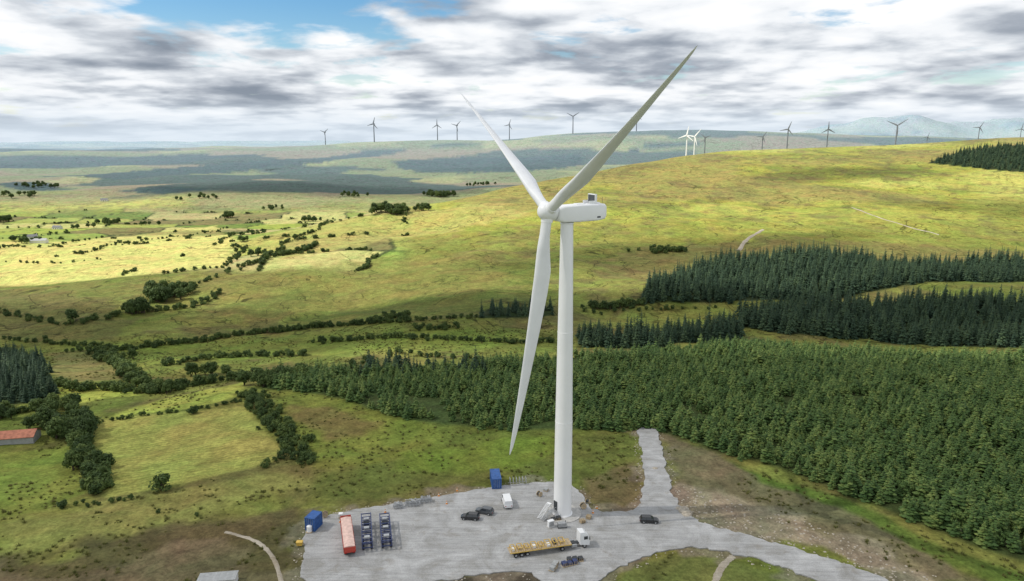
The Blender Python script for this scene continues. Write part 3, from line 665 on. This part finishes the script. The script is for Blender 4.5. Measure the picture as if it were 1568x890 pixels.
# ------------------------------------------------------------------ distant turbines
def far_turbine(u,dist,h,rl,rot,phi,mt='farshade'):
    d=ray(u,212); k=dist/d[1]; X0=d[0]*k; Y0=dist; z0=hz(X0,Y0); w_=1.15
    e=empty('wind_turbine',(X0,Y0,z0)); mb=MB(); mb.cyl((0,0,-2),(0,0,h),h*.03*w_,h*.02*w_,12,0); o=mb.obj('tower',[mt],e); autosm(o)
    ph=math.radians(phi); a_,p_,u_=rotor_frame(ph,.07); mb=MB(); mb.box((h*.03,0,h*.025),(h*.15,h*.05,h*.055),0); o=mb.obj('nacelle',[mt],e,.2); o.matrix_local=frame_mat(Vector((0,0,h)),-a_,p_,u_)
    mb=MB(); c=h*.07
    for i in range(3):
        t=math.radians(rot+120*i); dv=Vector((0,math.sin(t),math.cos(t))); tv=Vector((0,math.cos(t),-math.sin(t))); rings=[]
        for r,w in ((0,.5),(.15,.95),(.5,.65),(1,.25)):
            p=dv*rl*r; rings.append([p+tv*c*w*.5+Vector((c*w*.3,0,0)),p+tv*c*w*.5-Vector((c*w*.3,0,0)),p-tv*c*w*.5-Vector((c*w*.3,0,0)),p-tv*c*w*.5+Vector((c*w*.3,0,0))])
        mb.loft(rings)
    mb.cyl((-h*.03,0,0),(h*.03,0,0),h*.02,h*.028,10,0)
    o=mb.obj('rotor',[mt],e); o.matrix_local=frame_mat(Vector((0,0,h*1.02))+a_*h*.07,-a_,p_,u_)
for t in [(1372,1480,40,22,55,70),(1052,1385,40,17,10,60,'white'),(1064,1400,36,18,40,60,'white'),(1206,1470,42,16,20,65),(1267,1480,40,15,0,80),(1168,1500,38,13,35,70),(974,4200,85,38,10,75),(877,4300,95,42,58,80),(780,4300,80,34,20,60),(700,4300,85,36,45,70),(670,4300,85,36,0,70),(573,4200,100,38,15,75),(498,4500,80,32,50,75),(1498,1500,28,13,30,70),(1562,1500,22,12,10,70),(1080,1450,38,11,70,70),(1420,1520,22,9,20,70)]:
    far_turbine(*t)
# ------------------------------------------------------------------ vehicles
def car(name,u,v,head,paint,kind='suv',sc=1.0):
    gx,gy=P0(u,v); e=empty(name,(gx,gy,.06),math.radians(head)); e.scale=(sc,)*3
    if kind=='van': st=[(-2.65,.82,.45,1.1),(-2.5,.95,.3,1.15),(-1,.97,.28,1.15),(1.3,.97,.28,1.12),(2.2,.92,.3,1.02),(2.6,.78,.42,.8)]; gb=(-2.55,1.75,.93,1.1); gt=(-2.5,1.0,.8,1.95); wx_=(-1.65,1.75)
    else: st=[(-2.3,.78,.48,.95),(-2.1,.9,.32,1.0),(-1,.92,.27,1.02),(.9,.92,.27,1.0),(1.8,.88,.3,.9),(2.25,.74,.42,.72)]; gb=(-2.1,1.05,.87,.98); gt=(-1.75,.25,.68,1.55); wx_=(-1.38,1.42)
    mb=MB(); rings=[[(x_,-w*.9,zb),(x_,-w,(zb+zt)/2),(x_,-w*.94,zt),(x_,w*.94,zt),(x_,w,(zb+zt)/2),(x_,w*.9,zb)] for x_,w,zb,zt in st]
    mb.loft(rings,0)
    for s in (-1,1):
        for x_ in wx_: mb.cyl((x_,s*.86*(1.03 if kind=='van' else 1),.36),(x_,s*.935*(1.03 if kind=='van' else 1),.36),.43,.43,16,1)
    mb.obj('body',[paint,'dark'],e,.05)
    mb=MB(); b0,b1,bw,bz=gb; t0,t1,tw_,tz=gt; r0=[(b0,-bw,bz),(b1,-bw,bz),(b1,bw,bz),(b0,bw,bz)]; r1=[(t0,-tw_,tz),(t1,-tw_,tz),(t1,tw_,tz),(t0,tw_,tz)]
    if kind=='van':
        cut=.35; mb.loft([[(b0,-bw,bz),(cut,-bw,bz),(cut,bw,bz),(b0,bw,bz)],[(t0,-tw_,tz),(cut,-tw_,tz),(cut,tw_,tz),(t0,tw_,tz)]],0)
        mb.loft([[(cut,-bw+.02,bz),(b1,-bw+.02,bz),(b1,bw-.02,bz),(cut,bw-.02,bz)],[(cut,-tw_,tz),(t1,-tw_,tz),(t1,tw_,tz),(cut,tw_,tz)]],1)
    else: mb.loft([r0,r1],1)
    mb.obj('cabin',[paint,'glass'],e,.03)
    mb=MB(); mb.box(((t0+t1)/2,0,tz+.02),(t1-t0+.12,tw_*2+.06,.07),0)
    for s in (-1,1):
        for f in (0,.45,1):
            xb=b0+(b1-b0)*f; xt=t0+(t1-t0)*f; mb.cyl((xb,s*(bw+.005),bz),(xt,s*(tw_+.01),tz),.035,None,5,0)
        mb.box((b1-.25,s*(bw+.12),bz+.12),(.1,.2,.14),0)
    mb.obj('roof_and_pillars',[paint],e,.02)
    mb=MB()
    for s in (-1,1):
        for x_ in wx_: mb.cyl((x_,s*.72,.34),(x_,s*.95,.34),.34,None,18,0); mb.cyl((x_,s*.93,.34),(x_,s*.965,.34),.2,None,12,1)
    mb.obj('wheels',['tyre','steel'],e)
    mb=MB(); fx=st[-1][0]; rx=st[0][0]
    for s in (-1,1): mb.box((fx-.1,s*.6,.66),(.16,.3,.14),0); mb.box((rx+.03,s*.68,.82),(.1,.18,.22),1)
    mb.box((fx+.0,0,.5),(.06,.8,.16),2); mb.obj('lights_and_grille',['light','redlight','dark'],e)
car('parked_car',994,800,-4,'carblack'); car('parked_car',720,795,172,'carblack'); car('parked_car',742,786,160,'cargrey'); car('parked_van',776,772,100,'carwhite','van',1.1)
# ---- semi truck
a=Vector(P0(779,852)); b=Vector(P0(900,834)); hd=math.atan2((b-a).y,(b-a).x); Lt=(b-a).length
e=empty('flatbed_truck',(a.x,a.y,.06),hd)
def wheelset(mb,x_,w=1.15,r=.5,mi=0,mi2=1):
    for s in (-1,1): mb.cyl((x_,s*(w-.5),r),(x_,s*w,r),r,None,20,mi); mb.cyl((x_,s*(w-.02),r),(x_,s*(w+.02),r),r*.5,None,12,mi2)
mb=MB(); tl=Lt-4.2
mb.box((tl/2,0,1.28),(tl,2.5,.14),0); 
for s in (-1,1): mb.box((tl/2,s*.5,1.0),(tl-.4,.18,.42),1); mb.box((tl/2,s*1.26,1.3),(tl,.05,.2),2)
for k in range(9): mb.box((.5+k*(tl-1)/8,0,1.12),(.12,2.3,.14),1)
mb.obj('trailer_deck',['wood','dark','yellow'],e,.01)
mb=MB()
for x_ in (1.4,2.7,4.0,tl-2.2): wheelset(mb,x_)
wheelset(mb,Lt-1.2,1.2); mb.obj('wheels',['tyre','steel'],e)
mb=MB(); mb.box((Lt-3,0,.95),(5.5,.9,.3),0); mb.box((Lt-3.6,.95,.8),(1.2,.4,.6),1); mb.box((Lt-3.6,-.95,.8),(1.2,.4,.6),1); mb.obj('chassis',['dark','steel'],e,.02)
mb=MB(); c0=Lt-2.3; c1=Lt
mb.loft([[(c0,-1.24,.9),(c1,-1.24,.55),(c1,1.24,.55),(c0,1.24,.9)],[(c0,-1.24,2.1),(c1,-1.24,2.0),(c1,1.24,2.0),(c0,1.24,2.1)],[(c0,-1.2,3.1),(c1-.35,-1.18,3.1),(c1-.35,1.18,3.1),(c0,1.2,3.1)],[(c0,-1.1,3.75),(c1-1.1,-1.0,3.7),(c1-1.1,1.0,3.7),(c0,1.1,3.75)]],0)
mb.obj('cab',['carwhite'],e,.07)
mb=MB(); mb.loft([[(c1+.02,-1.1,2.05),(c1+.02,1.1,2.05),(c1-.05,1.1,2.05),(c1-.05,-1.1,2.05)],[(c1-.3,-1.05,2.95),(c1-.3,1.05,2.95),(c1-.4,1.05,2.95),(c1-.4,-1.05,2.95)]],0)
for s in (-1,1): mb.box((c1-.95,s*1.235,2.45),(.9,.05,.75),0); mb.box((c1-.1,s*1.42,2.35),(.12,.2,.7),1)
mb.box((c1+.02,0,1.1),(.06,1.8,.5),1); mb.obj('windscreen_and_mirrors',['glass','dark'],e)
mb=MB(); rr_=random.Random(3)
for k in range(8):
    xx=.9+k*(tl-2.2)/7.5; w=rr_.uniform(.8,1.3); hh=rr_.uniform(.4,1.0)
    for sx in (-w/2,w/2):
        for sy in (-.9,.9): mb.box((xx+sx,sy,1.35+hh/2),(.1,.1,hh),0)
    for sy in (-.9,.9): mb.box((xx,sy,1.37+hh),(w+.1,.12,.12),0)
    for sx in (-w/2,w/2): mb.box((xx+sx,0,1.37+hh),(.12,1.7,.12),0)
    mb.box((xx,rr_.uniform(-.3,.3),1.36+hh*.3),(w*.7,1.1,hh*.55),rr_.choice([1,3,4,1,3]))
mb.obj('lashed_cargo',['yellow','wood','orange','carwhite','dark'],e,.015)
# ---- semi-trailers parked
def trailer(name,u0,v0,u1,v1,kind):
    a=Vector(P0(u0,v0)); b=Vector(P0(u1,v1)); hd=math.atan2((b-a).y,(b-a).x); L_=(b-a).length; e=empty(name,(a.x,a.y,.06),hd)
    mb=MB()
    for x_ in (1.3,2.6,3.9): wheelset(mb,x_)
    mb.obj('wheels',['tyre','steel'],e)
    if kind=='red':
        mb=MB(); mb.box((L_/2,0,1.1),(L_,2.5,.25),0); mb.box((L_/2,.0,.85),(L_-.5,.9,.3),1)
        for s in (-1,1):
            mb.box((L_/2,s*1.24,1.75),(L_,.06,1.1),0)
            for k in range(11): mb.box((.1+k*(L_-.2)/10,s*1.29,1.75),(.1,.06,1.15),0)
        mb.box((.03,0,1.75),(.06,2.42,1.1),0); mb.box((L_-.03,0,2.0),(.06,2.42,1.6),0); mb.box((-.02,-.9,1.0),(.06,.4,.2),2); mb.box((-.02,.9,1.0),(.06,.4,.2),2)
        mb.obj('dropside_body',['red','dark','redlight'],e,.01)
        mb=MB(); n_=14; rings=[]
        for k in range(n_+1): 
            xx=.15+k*(L_-.3)/n_; bow=.10*(k%2); rings.append([(xx,-1.2,2.1),(xx,-1.18,2.35+bow),(xx,0,2.55+bow),(xx,1.18,2.35+bow),(xx,1.2,2.1)])
        mb.loft(rings); mb.obj('tarpaulin',['pink'],e)
        mb=MB()
        for s in (-1,1): mb.cyl((L_-2,s*.8,0),(L_-2,s*.8,1),.08,None,8,0)
        mb.obj('landing_legs',['steel'],e)
    else:
        mb=MB()
        for s in (-1,1):
            for z_ in (1.0,2.3): mb.box((L_/2,s*1.1,z_),(L_,.2,.28),0)
            for k in range(6): mb.box((.1+k*(L_-.2)/5,s*1.1,1.65),(.16,.16,1.1),0)
            for k in range(5):
                x0=.1+k*(L_-.2)/5; x1=.1+(k+1)*(L_-.2)/5; mb.cyl((x0,s*1.1,1.1),(x1,s*1.1,2.2),.06,None,6,0)
        for z_ in (1.02,2.32):
            for k in range(9): mb.box((.15+k*(L_-.3)/8,0,z_),(.25,2.0,.16),0)
        for k in (1,3,5): mb.box((k*L_/6.5,0,2.55),(.9,1.2,.35),1)
        mb.box((L_*.8,0,1.3),(1.4,1.3,.5),2)
        mb.obj('steel_frame',['navy','steel','dark'],e,.01)
trailer('red_semi_trailer',536,853,530,806,'red'); trailer('blue_transport_trailer',563,846,561,800,'b'); trailer('blue_transport_trailer',593,843,589,800,'b')
# ---- containers
def container(name,u,v,head,L_,W_,H_,mt,trim='steel'):
    gx,gy=P0(u,v); e=empty(name,(gx,gy,.08),math.radians(head)); mb=MB(); mb.box((0,0,H_/2+.1),(L_-.12,W_-.12,H_-.1),0)
    for sy in (-1,1):
        for z_ in (.12,H_+.02): mb.box((0,sy*(W_/2-.05),z_),(L_,.12,.16),0)
        for sx in (-1,1): mb.box((sx*(L_/2-.06),sy*(W_/2-.06),H_/2+.08),(.16,.16,H_+.08),0)
        n_=int(L_/.3)
        for k in range(n_): mb.box((-L_/2+.25+k*.3,sy*(W_/2-.045),H_/2+.08),(.12,.05,H_-.3),0)
    for k in range(int(L_/.35)): mb.box((-L_/2+.3+k*.35,0,H_+.055),(.12,W_-.25,.03),0)
    for sx in (-1,1):
        for z_ in (.12,H_+.02): mb.box((sx*(L_/2-.05),0,z_),(.12,W_,.16),0)
    for y_ in (-.7,-.25,.25,.7): mb.cyl((-L_/2+.02,y_,.3),(-L_/2+.02,y_,H_-.1),.03,None,6,1)
    mb.box((-L_/2+.03,0,H_/2+.05),(.05,.03,H_-.3),2); mb.obj('corrugated_shell',[mt,trim,'dark'],e,.01); return e
container('shipping_container',759,741,97,6.1,2.5,2.7,'blue'); c=container('site_generator_container',481,808,75,3.6,2.5,3.2,'blue')
gx,gy=P0(474,815); e=empty('storage_tank',(gx,gy,.06)); mb=MB(); mb.cyl((0,0,.2),(0,0,1.5),.6,None,20,0); mb.cyl((0,0,1.5),(0,0,1.7),.6,.2,20,0); mb.box((0,0,.12),(1.3,1.3,.16),1); mb.obj('tank',['carwhite','wood'],e)
gx,gy=P0(459,835); e=empty('grit_bin',(gx,gy,.0)); mb=MB(); mb.box((0,0,.45),(1.2,.9,.8),0,0,1.15); mb.box((0,0,.92),(1.45,1.1,.14),0); mb.box((0,0,.08),(1.0,.8,.12),1); mb.obj('bin',['yellow','dark'],e,.04)
# ---- racks / barriers
def frames(name,u,v,head,n_,w,h_,mt,sp=1.0):
    gx,gy=P0(u,v); e=empty(name,(gx,gy,.06),math.radians(head)); mb=MB()
    for k in range(n_):
        x_=k*sp
        for s in (-w/2,w/2): mb.box((x_,s,h_/2),(.09,.09,h_),0)
        mb.box((x_,0,h_),(.09,w,.09),0); mb.box((x_,0,h_*.45),(.07,w,.07),0); mb.cyl((x_,-w/2,.1),(x_,w/2,h_),.03,None,5,0)
        mb.box((x_,-w/2,.05),(.9,.12,.08),0); mb.box((x_,w/2,.05),(.9,.12,.08),0)
    mb.obj('frames',[mt],e)
frames('steel_rack',781,742,8,6,1.6,1.7,'steel',.85)
def grillage(name,u,v,head,L_,W_,seed):
    gx,gy=P0(u,v); e=empty(name,(gx,gy,.06),math.radians(head)); mb=MB(); rr=random.Random(seed)
    for s in (-W_/2,0,W_/2): mb.box((0,s,.55),(L_,.16,.2),0); mb.box((0,s,1.15),(L_*.8,.14,.16),0)
    for k in range(5): mb.box((-L_/2+.3+k*(L_-.6)/4,0,.7),(.14,W_+.2,.14),0); mb.box((-L_/2+.3+k*(L_-.6)/4,-W_/2,.45),(.14,.14,.9),0); mb.box((-L_/2+.3+k*(L_-.6)/4,W_/2,.45),(.14,.14,.9),0)
    for k in range(3): mb.cyl((rr.uniform(-L_/3,L_/3),-W_/2,1.3),(rr.uniform(-L_/3,L_/3),W_/2,1.35),.12,None,8,0)
    mb.obj('steelwork',['steel'],e)
grillage('lifting_frame',632,774,12,4,1.6,1); grillage('lifting_frame',652,769,8,3.2,1.4,2); grillage('lifting_frame',610,778,15,2.6,1.2,3)
def crates(name,u,v,head,mt,seed,n_=3):
    gx,gy=P0(u,v); e=empty(name,(gx,gy,.06),math.radians(head)); mb=MB(); rr=random.Random(seed)
    for k in range(n_):
        mb.box((k*1.25,rr.uniform(-.15,.15),.12),(1.1,1.2,.14),1); hh=rr.uniform(.3,.8); mb.box((k*1.25,0,.2+hh/2),(1.0,1.1,hh),0,rr.uniform(-.1,.1))
        for j in (-.35,0,.35): mb.box((k*1.25+j,-.58,.2+hh/2),(.09,.05,hh),1)
    mb.obj('boxes',[mt,'wood'],e,.02)
crates('crate_stack',864,867,20,'navy',1); crates('crate_stack',846,874,70,'greysheet',2); crates('crate_stack',872,860,10,'dark',5); crates('crate_stack',848,797,15,'dark',7,2); crates('crate_stack',522,792,10,'carwhite',8,1); crates('crate_stack',836,752,60,'greysheet',9,1)
for (u,v) in ((684,772),(672,760),(590,785),(521,800),(700,752),(908,786),(914,779)):
    gx,gy=P0(u,v); e=empty('traffic_cone',(gx,gy,.06)); mb=MB(); mb.box((0,0,.03),(.5,.5,.06),0); mb.cyl((0,0,.06),(0,0,.9),.22,.05,12,0); mb.cyl((0,0,.4),(0,0,.6),.16,.115,12,1); mb.obj('cone',['orange','carwhite'],e)
# boulders near the junction
for (u,v,s) in ((1046,784,2.6),(1052,790,1.9),(1040,781,1.5),(1055,786,1.3),(1468,812,1.6),(1002,719,1.3)):
    gx,gy=G(u,v); o=bpy.data.objects.new('boulder',stone_mesh(u,.5)); o.location=(gx,gy,hz(gx,gy)+.2); o.scale=(s,s,s); o.rotation_euler[2]=u; scn.collection.objects.link(o)
# ---- buildings
def gable(name,u,v,head,L_,W_,hw,hr,wall,roof,win=True,gxy=None):
    gx,gy=gxy or G(u,v); e=empty(name,(gx,gy,hz(gx,gy)-.2),math.radians(head)); mb=MB()
    mb.loft([[(x_,-W_/2,0),(x_,-W_/2,hw),(x_,0,hw+hr),(x_,W_/2,hw),(x_,W_/2,0)] for x_ in (-L_/2,L_/2)]); mb.obj('walls',[wall],e)
    mb=MB(); o_=.35; 
    for s in (-1,1):
        y1=s*(W_/2+o_); z1=hw-o_*hr/(W_/2)
        mb.loft([[(x_,0,hw+hr+.05),(x_,y1,z1+.05),(x_,y1,z1+.2),(x_,0,hw+hr+.2)] for x_ in (-L_/2-.3,L_/2+.3)])
    mb.obj('roof',[roof],e)
    if win:
        mb=MB()
        for k in (-.3,0,.3):
            for s in (-1,1): mb.box((k*L_,s*(W_/2+.02),1.5 if k else 1.1),(1.1,.08,1.2 if k else 2.0),0)
        mb.obj('windows_and_door',['glass'],e)
        mb=MB()
        for s in (-1,1): mb.box((s*(L_/2-.5),0,hw+hr+.5),(.7,.7,1.3),0)
        mb.obj('chimneys',[wall],e)
gable('farmhouse',48,366,20,14,7,3.4,2.6,'render','slate'); gable('farmhouse',88,351,-10,13,7,3.2,2.5,'render','slate'); gable('farm_barn',60,372,10,18,8,3.4,2.2,'render','greysheet',False)
gable('farmhouse',160,308,0,14,8,3.4,2.6,'render','slate')
gable('farm_barn',18,676,12,15,6,2.4,1.4,'greysheet','rust',False)
gx,gy=P0(334,893); e=empty('site_cabin',(gx,gy,hz(gx,gy)-.3),math.radians(8)); mb=MB(); mb.box((0,0,.85),(7.4,3,1.9),0); mb.obj('walls',['carwhite'],e,.03); mb=MB(); mb.box((0,0,1.9),(7.7,3.3,.16),0)
for k in range(12): mb.box((-3.4+k*.62,0,1.995),(.1,3.2,.03),0)
mb.obj('roof',['greysheet'],e); mb=MB(); mb.box((-2,-1.52,1.1),(1.2,.06,.7),0); mb.box((2,-1.52,1.1),(1.2,.06,.7),0); mb.box((0,-1.52,.95),(.9,.06,1.6),0); mb.obj('windows_and_door',['glass'],e)
# ------------------------------------------------------------------ sun, sky, added shade clouds
el=math.radians(48); hx,hy=-.99,-.06
sd_=Vector((hx*math.cos(el),hy*math.cos(el),math.sin(el)))
sl=bpy.data.lights.new('sun','SUN'); sl.energy=5.0; sl.angle=math.radians(.6); sl.color=(1,.95,.86); so=bpy.data.objects.new('sun',sl); so.rotation_euler=sd_.to_track_quat('Z','Y').to_euler(); so.location=(0,0,500); scn.collection.objects.link(so)
def shade_cloud_mat(alpha,a=1.2):
    m,nt,b=newmat('shade_cloud_vapour'); N=nt.nodes; L=nt.links
    tc=N.new('ShaderNodeTexCoord'); sub=N.new('ShaderNodeVectorMath'); sub.operation='SUBTRACT'; sub.inputs[1].default_value=(.5,.5,.5); L.new(tc.outputs['Generated'],sub.inputs[0])
    ml=N.new('ShaderNodeVectorMath'); ml.operation='MULTIPLY'; ml.inputs[1].default_value=(2,2,0); L.new(sub.outputs[0],ml.inputs[0]); le=N.new('ShaderNodeVectorMath'); le.operation='LENGTH'; L.new(ml.outputs[0],le.inputs[0])
    no=N.new('ShaderNodeTexNoise'); no.inputs['Scale'].default_value=3.2; no.inputs['Detail'].default_value=3; L.new(tc.outputs['Generated'],no.inputs['Vector'])
    ad=N.new('ShaderNodeMath'); ad.operation='MULTIPLY_ADD'; ad.inputs[1].default_value=1.3; L.new(no.outputs['Fac'],ad.inputs[0]); L.new(le.outputs['Value'],ad.inputs[2])
    mr=N.new('ShaderNodeMapRange'); mr.interpolation_type='SMOOTHSTEP'; mr.inputs[1].default_value=a; mr.inputs[2].default_value=1.62; mr.inputs[3].default_value=alpha; mr.inputs[4].default_value=0; L.new(ad.outputs[0],mr.inputs[0])
    tp=N.new('ShaderNodeBsdfTransparent'); df=N.new('ShaderNodeBsdfDiffuse'); df.inputs[0].default_value=(.9,.9,.92,1); tl_=N.new('ShaderNodeBsdfTranslucent'); tl_.inputs[0].default_value=(.9,.9,.92,1)
    m1=N.new('ShaderNodeMixShader'); L.new(df.outputs[0],m1.inputs[1]); L.new(tl_.outputs[0],m1.inputs[2]); m2=N.new('ShaderNodeMixShader'); L.new(mr.outputs[0],m2.inputs[0]); L.new(tp.outputs[0],m2.inputs[1]); L.new(m1.outputs[0],m2.inputs[2])
    L.new(m2.outputs[0],[n for n in N if n.type=='OUTPUT_MATERIAL'][0].inputs['Surface']); return m
cm_near=shade_cloud_mat(.44,1.35); cm_thin=shade_cloud_mat(.36); cm_thick=shade_cloud_mat(.58)
def shade_cloud(gx,gy,rx,ry,seed,hgt=900,rot=0,m=None):  # out-of-view cloud added toward the sun to shade a patch of ground
    k=hgt/sd_.z; cx_,cy_=gx+sd_.x*k,gy+sd_.y*k; bm=bmesh.new(); bmesh.ops.create_icosphere(bm,subdivisions=5,radius=1)
    rr=random.Random(seed); ph=[rr.uniform(0,6) for _ in range(9)]
    for v in bm.verts:
        c=v.co; a=math.atan2(c.y,c.x); f=1+.10*math.sin(3*a+ph[0])+.07*math.sin(5*a+ph[1])+.05*math.sin(8*a+ph[2]); lump=1+.25*math.sin(c.x*7+ph[3])*math.sin(c.y*8+ph[4])+.12*math.sin(c.x*15+ph[5])*math.sin(c.y*17+ph[6])
        v.co=Vector((c.x*rx*f,c.y*ry*f,c.z*(70 if c.z>0 else 22)*lump))
    me=bpy.data.meshes.new('shade_cloud'); bm.to_mesh(me); bm.free(); me.materials.append(m or cm_thick); me.polygons.foreach_set('use_smooth',[True]*len(me.polygons))
    o=bpy.data.objects.new('shade_cloud',me); o.location=(cx_,cy_,hgt); o.rotation_euler[2]=rot; scn.collection.objects.link(o)
shade_cloud(50,165,380,190,1,m=cm_near); shade_cloud(-230,408,330,82,2,rot=.05); shade_cloud(60,405,300,80,10,m=cm_thick,hgt=960); shade_cloud(460,480,290,100,3,rot=.05,m=cm_thin); shade_cloud(700,790,300,110,4,rot=-.2,hgt=960); shade_cloud(120,620,230,60,9,rot=.35,m=cm_thin); shade_cloud(-500,1750,480,240,5,m=cm_thin); shade_cloud(-420,1020,230,60,8); shade_cloud(500,1080,170,60,12,m=cm_thin,rot=.3)
w=bpy.data.worlds.new('World'); scn.world=w; w.use_nodes=True; nt=w.node_tree; N=nt.nodes; L=nt.links; N.clear()
out=N.new('ShaderNodeOutputWorld'); sky=N.new('ShaderNodeTexSky'); sky.sky_type='NISHITA'; sky.sun_disc=False; sky.sun_elevation=el; sky.sun_rotation=math.atan2(hx,hy); sky.air_density=1; sky.dust_density=.5
hs_=N.new('ShaderNodeHueSaturation'); hs_.inputs['Saturation'].default_value=1.5; L.new(sky.outputs[0],hs_.inputs['Color'])
bs=N.new('ShaderNodeBackground'); bs.inputs[1].default_value=.13; L.new(hs_.outputs[0],bs.inputs[0])
tc=N.new('ShaderNodeTexCoord'); sx=N.new('ShaderNodeSeparateXYZ'); L.new(tc.outputs['Generated'],sx.inputs[0])
def mth(op,a,b_=0,c_=None):
    n=N.new('ShaderNodeMath'); n.operation=op
    for i,v in enumerate((a,b_) if c_ is None else (a,b_,c_)):
        if isinstance(v,(int,float)): n.inputs[i].default_value=v
        else: L.new(v,n.inputs[i])
    return n.outputs[0]
zz=mth('ADD',mth('MAXIMUM',sx.outputs[2],0),.14); px_=mth('DIVIDE',sx.outputs[0],zz); py_=mth('DIVIDE',sx.outputs[1],zz)
cb=N.new('ShaderNodeCombineXYZ'); L.new(px_,cb.inputs[0]); L.new(py_,cb.inputs[1])
def wn(sc,det,rough,dist,off):
    mp=N.new('ShaderNodeMapping'); mp.inputs['Location'].default_value=off; L.new(cb.outputs[0],mp.inputs[0]); n=N.new('ShaderNodeTexNoise'); n.inputs['Scale'].default_value=sc; n.inputs['Detail'].default_value=det; n.inputs['Roughness'].default_value=rough; n.inputs['Distortion'].default_value=dist; L.new(mp.outputs[0],n.inputs['Vector']); return n.outputs['Fac']
def wmr(i,a,b_,c_,d_,sm=True):
    n=N.new('ShaderNodeMapRange'); n.interpolation_type='SMOOTHSTEP' if sm else 'LINEAR'
    for k,v in enumerate((a,b_,c_,d_)): n.inputs[k+1].default_value=v
    L.new(i,n.inputs[0]); return n.outputs[0]
A=wn(1.15,3,.5,.0,(3.1,1.7,0)); B=wn(2.6,7,.52,.15,(7.3,2.2,5)); B2=wn(2.6,7,.52,.15,(7.3-.03,2.2-.09,5))
t=mth('ADD',mth('MULTIPLY',A,.6),mth('MULTIPLY',B,.4)); t=mth('ADD',t,mth('MULTIPLY',mth('SUBTRACT',B,B2),-.42))
r=N.new('ShaderNodeValToRGB'); e=r.color_ramp.elements; e[0].position=.35; e[0].color=(.24,.28,.34,1); e[1].position=.61; e[1].color=(.98,.98,.98,1)
for p_,c_ in ((.42,(.38,.42,.48,1)),(.48,(.62,.66,.71,1)),(.53,(.84,.865,.895,1))): q_=e.new(p_); q_.color=c_
L.new(t,r.inputs[0])
hzm=wmr(sx.outputs[2],0.0,.06,1,0); mxh=N.new('ShaderNodeMix'); mxh.data_type='RGBA'; L.new(mth('MULTIPLY',hzm,.8),mxh.inputs['Factor']); L.new(r.outputs[0],mxh.inputs['A']); mxh.inputs['B'].default_value=(.66,.75,.84,1)
bc=N.new('ShaderNodeBackground'); L.new(mxh.outputs['Result'],bc.inputs[0]); bc.inputs[1].default_value=1.08
ex=mth('MULTIPLY',mth('ADD',px_,.98),1.25); ey=mth('MULTIPLY',mth('SUBTRACT',py_,3.0),1.25); dd=mth('SQRT',mth('ADD',mth('MULTIPLY',ex,ex),mth('MULTIPLY',ey,ey)))
hole=wmr(mth('ADD',dd,mth('MULTIPLY',mth('SUBTRACT',B,.5),1.9)),.6,1.0,1.0,0)
thin=mth('MULTIPLY',wmr(wn(1.7,6,.6,.2,(1.2,9.1,3)),.57,.68,0,.7),mth('SUBTRACT',1,hzm))
cov=mth('SUBTRACT',1,mth('MAXIMUM',hole,thin))
ms=N.new('ShaderNodeMixShader'); L.new(cov,ms.inputs[0]); L.new(bs.outputs[0],ms.inputs[1]); L.new(bc.outputs[0],ms.inputs[2]); L.new(ms.outputs[0],out.inputs[0])
# ------------------------------------------------------------------ camera
cd=bpy.data.cameras.new('camera'); cd.sensor_width=36; cd.lens=FP/1568*36; cd.clip_start=1; cd.clip_end=40000
co=bpy.data.objects.new('camera',cd); co.location=(0,0,CAMZ); co.rotation_euler=(math.radians(90)-PITCH,0,0); scn.collection.objects.link(co); scn.camera=co
scn.view_settings.view_transform='Standard'; scn.view_settings.look='None'; scn.view_settings.exposure=0
print('young',nY,'rush',int(kk.sum()),'ground',nv)
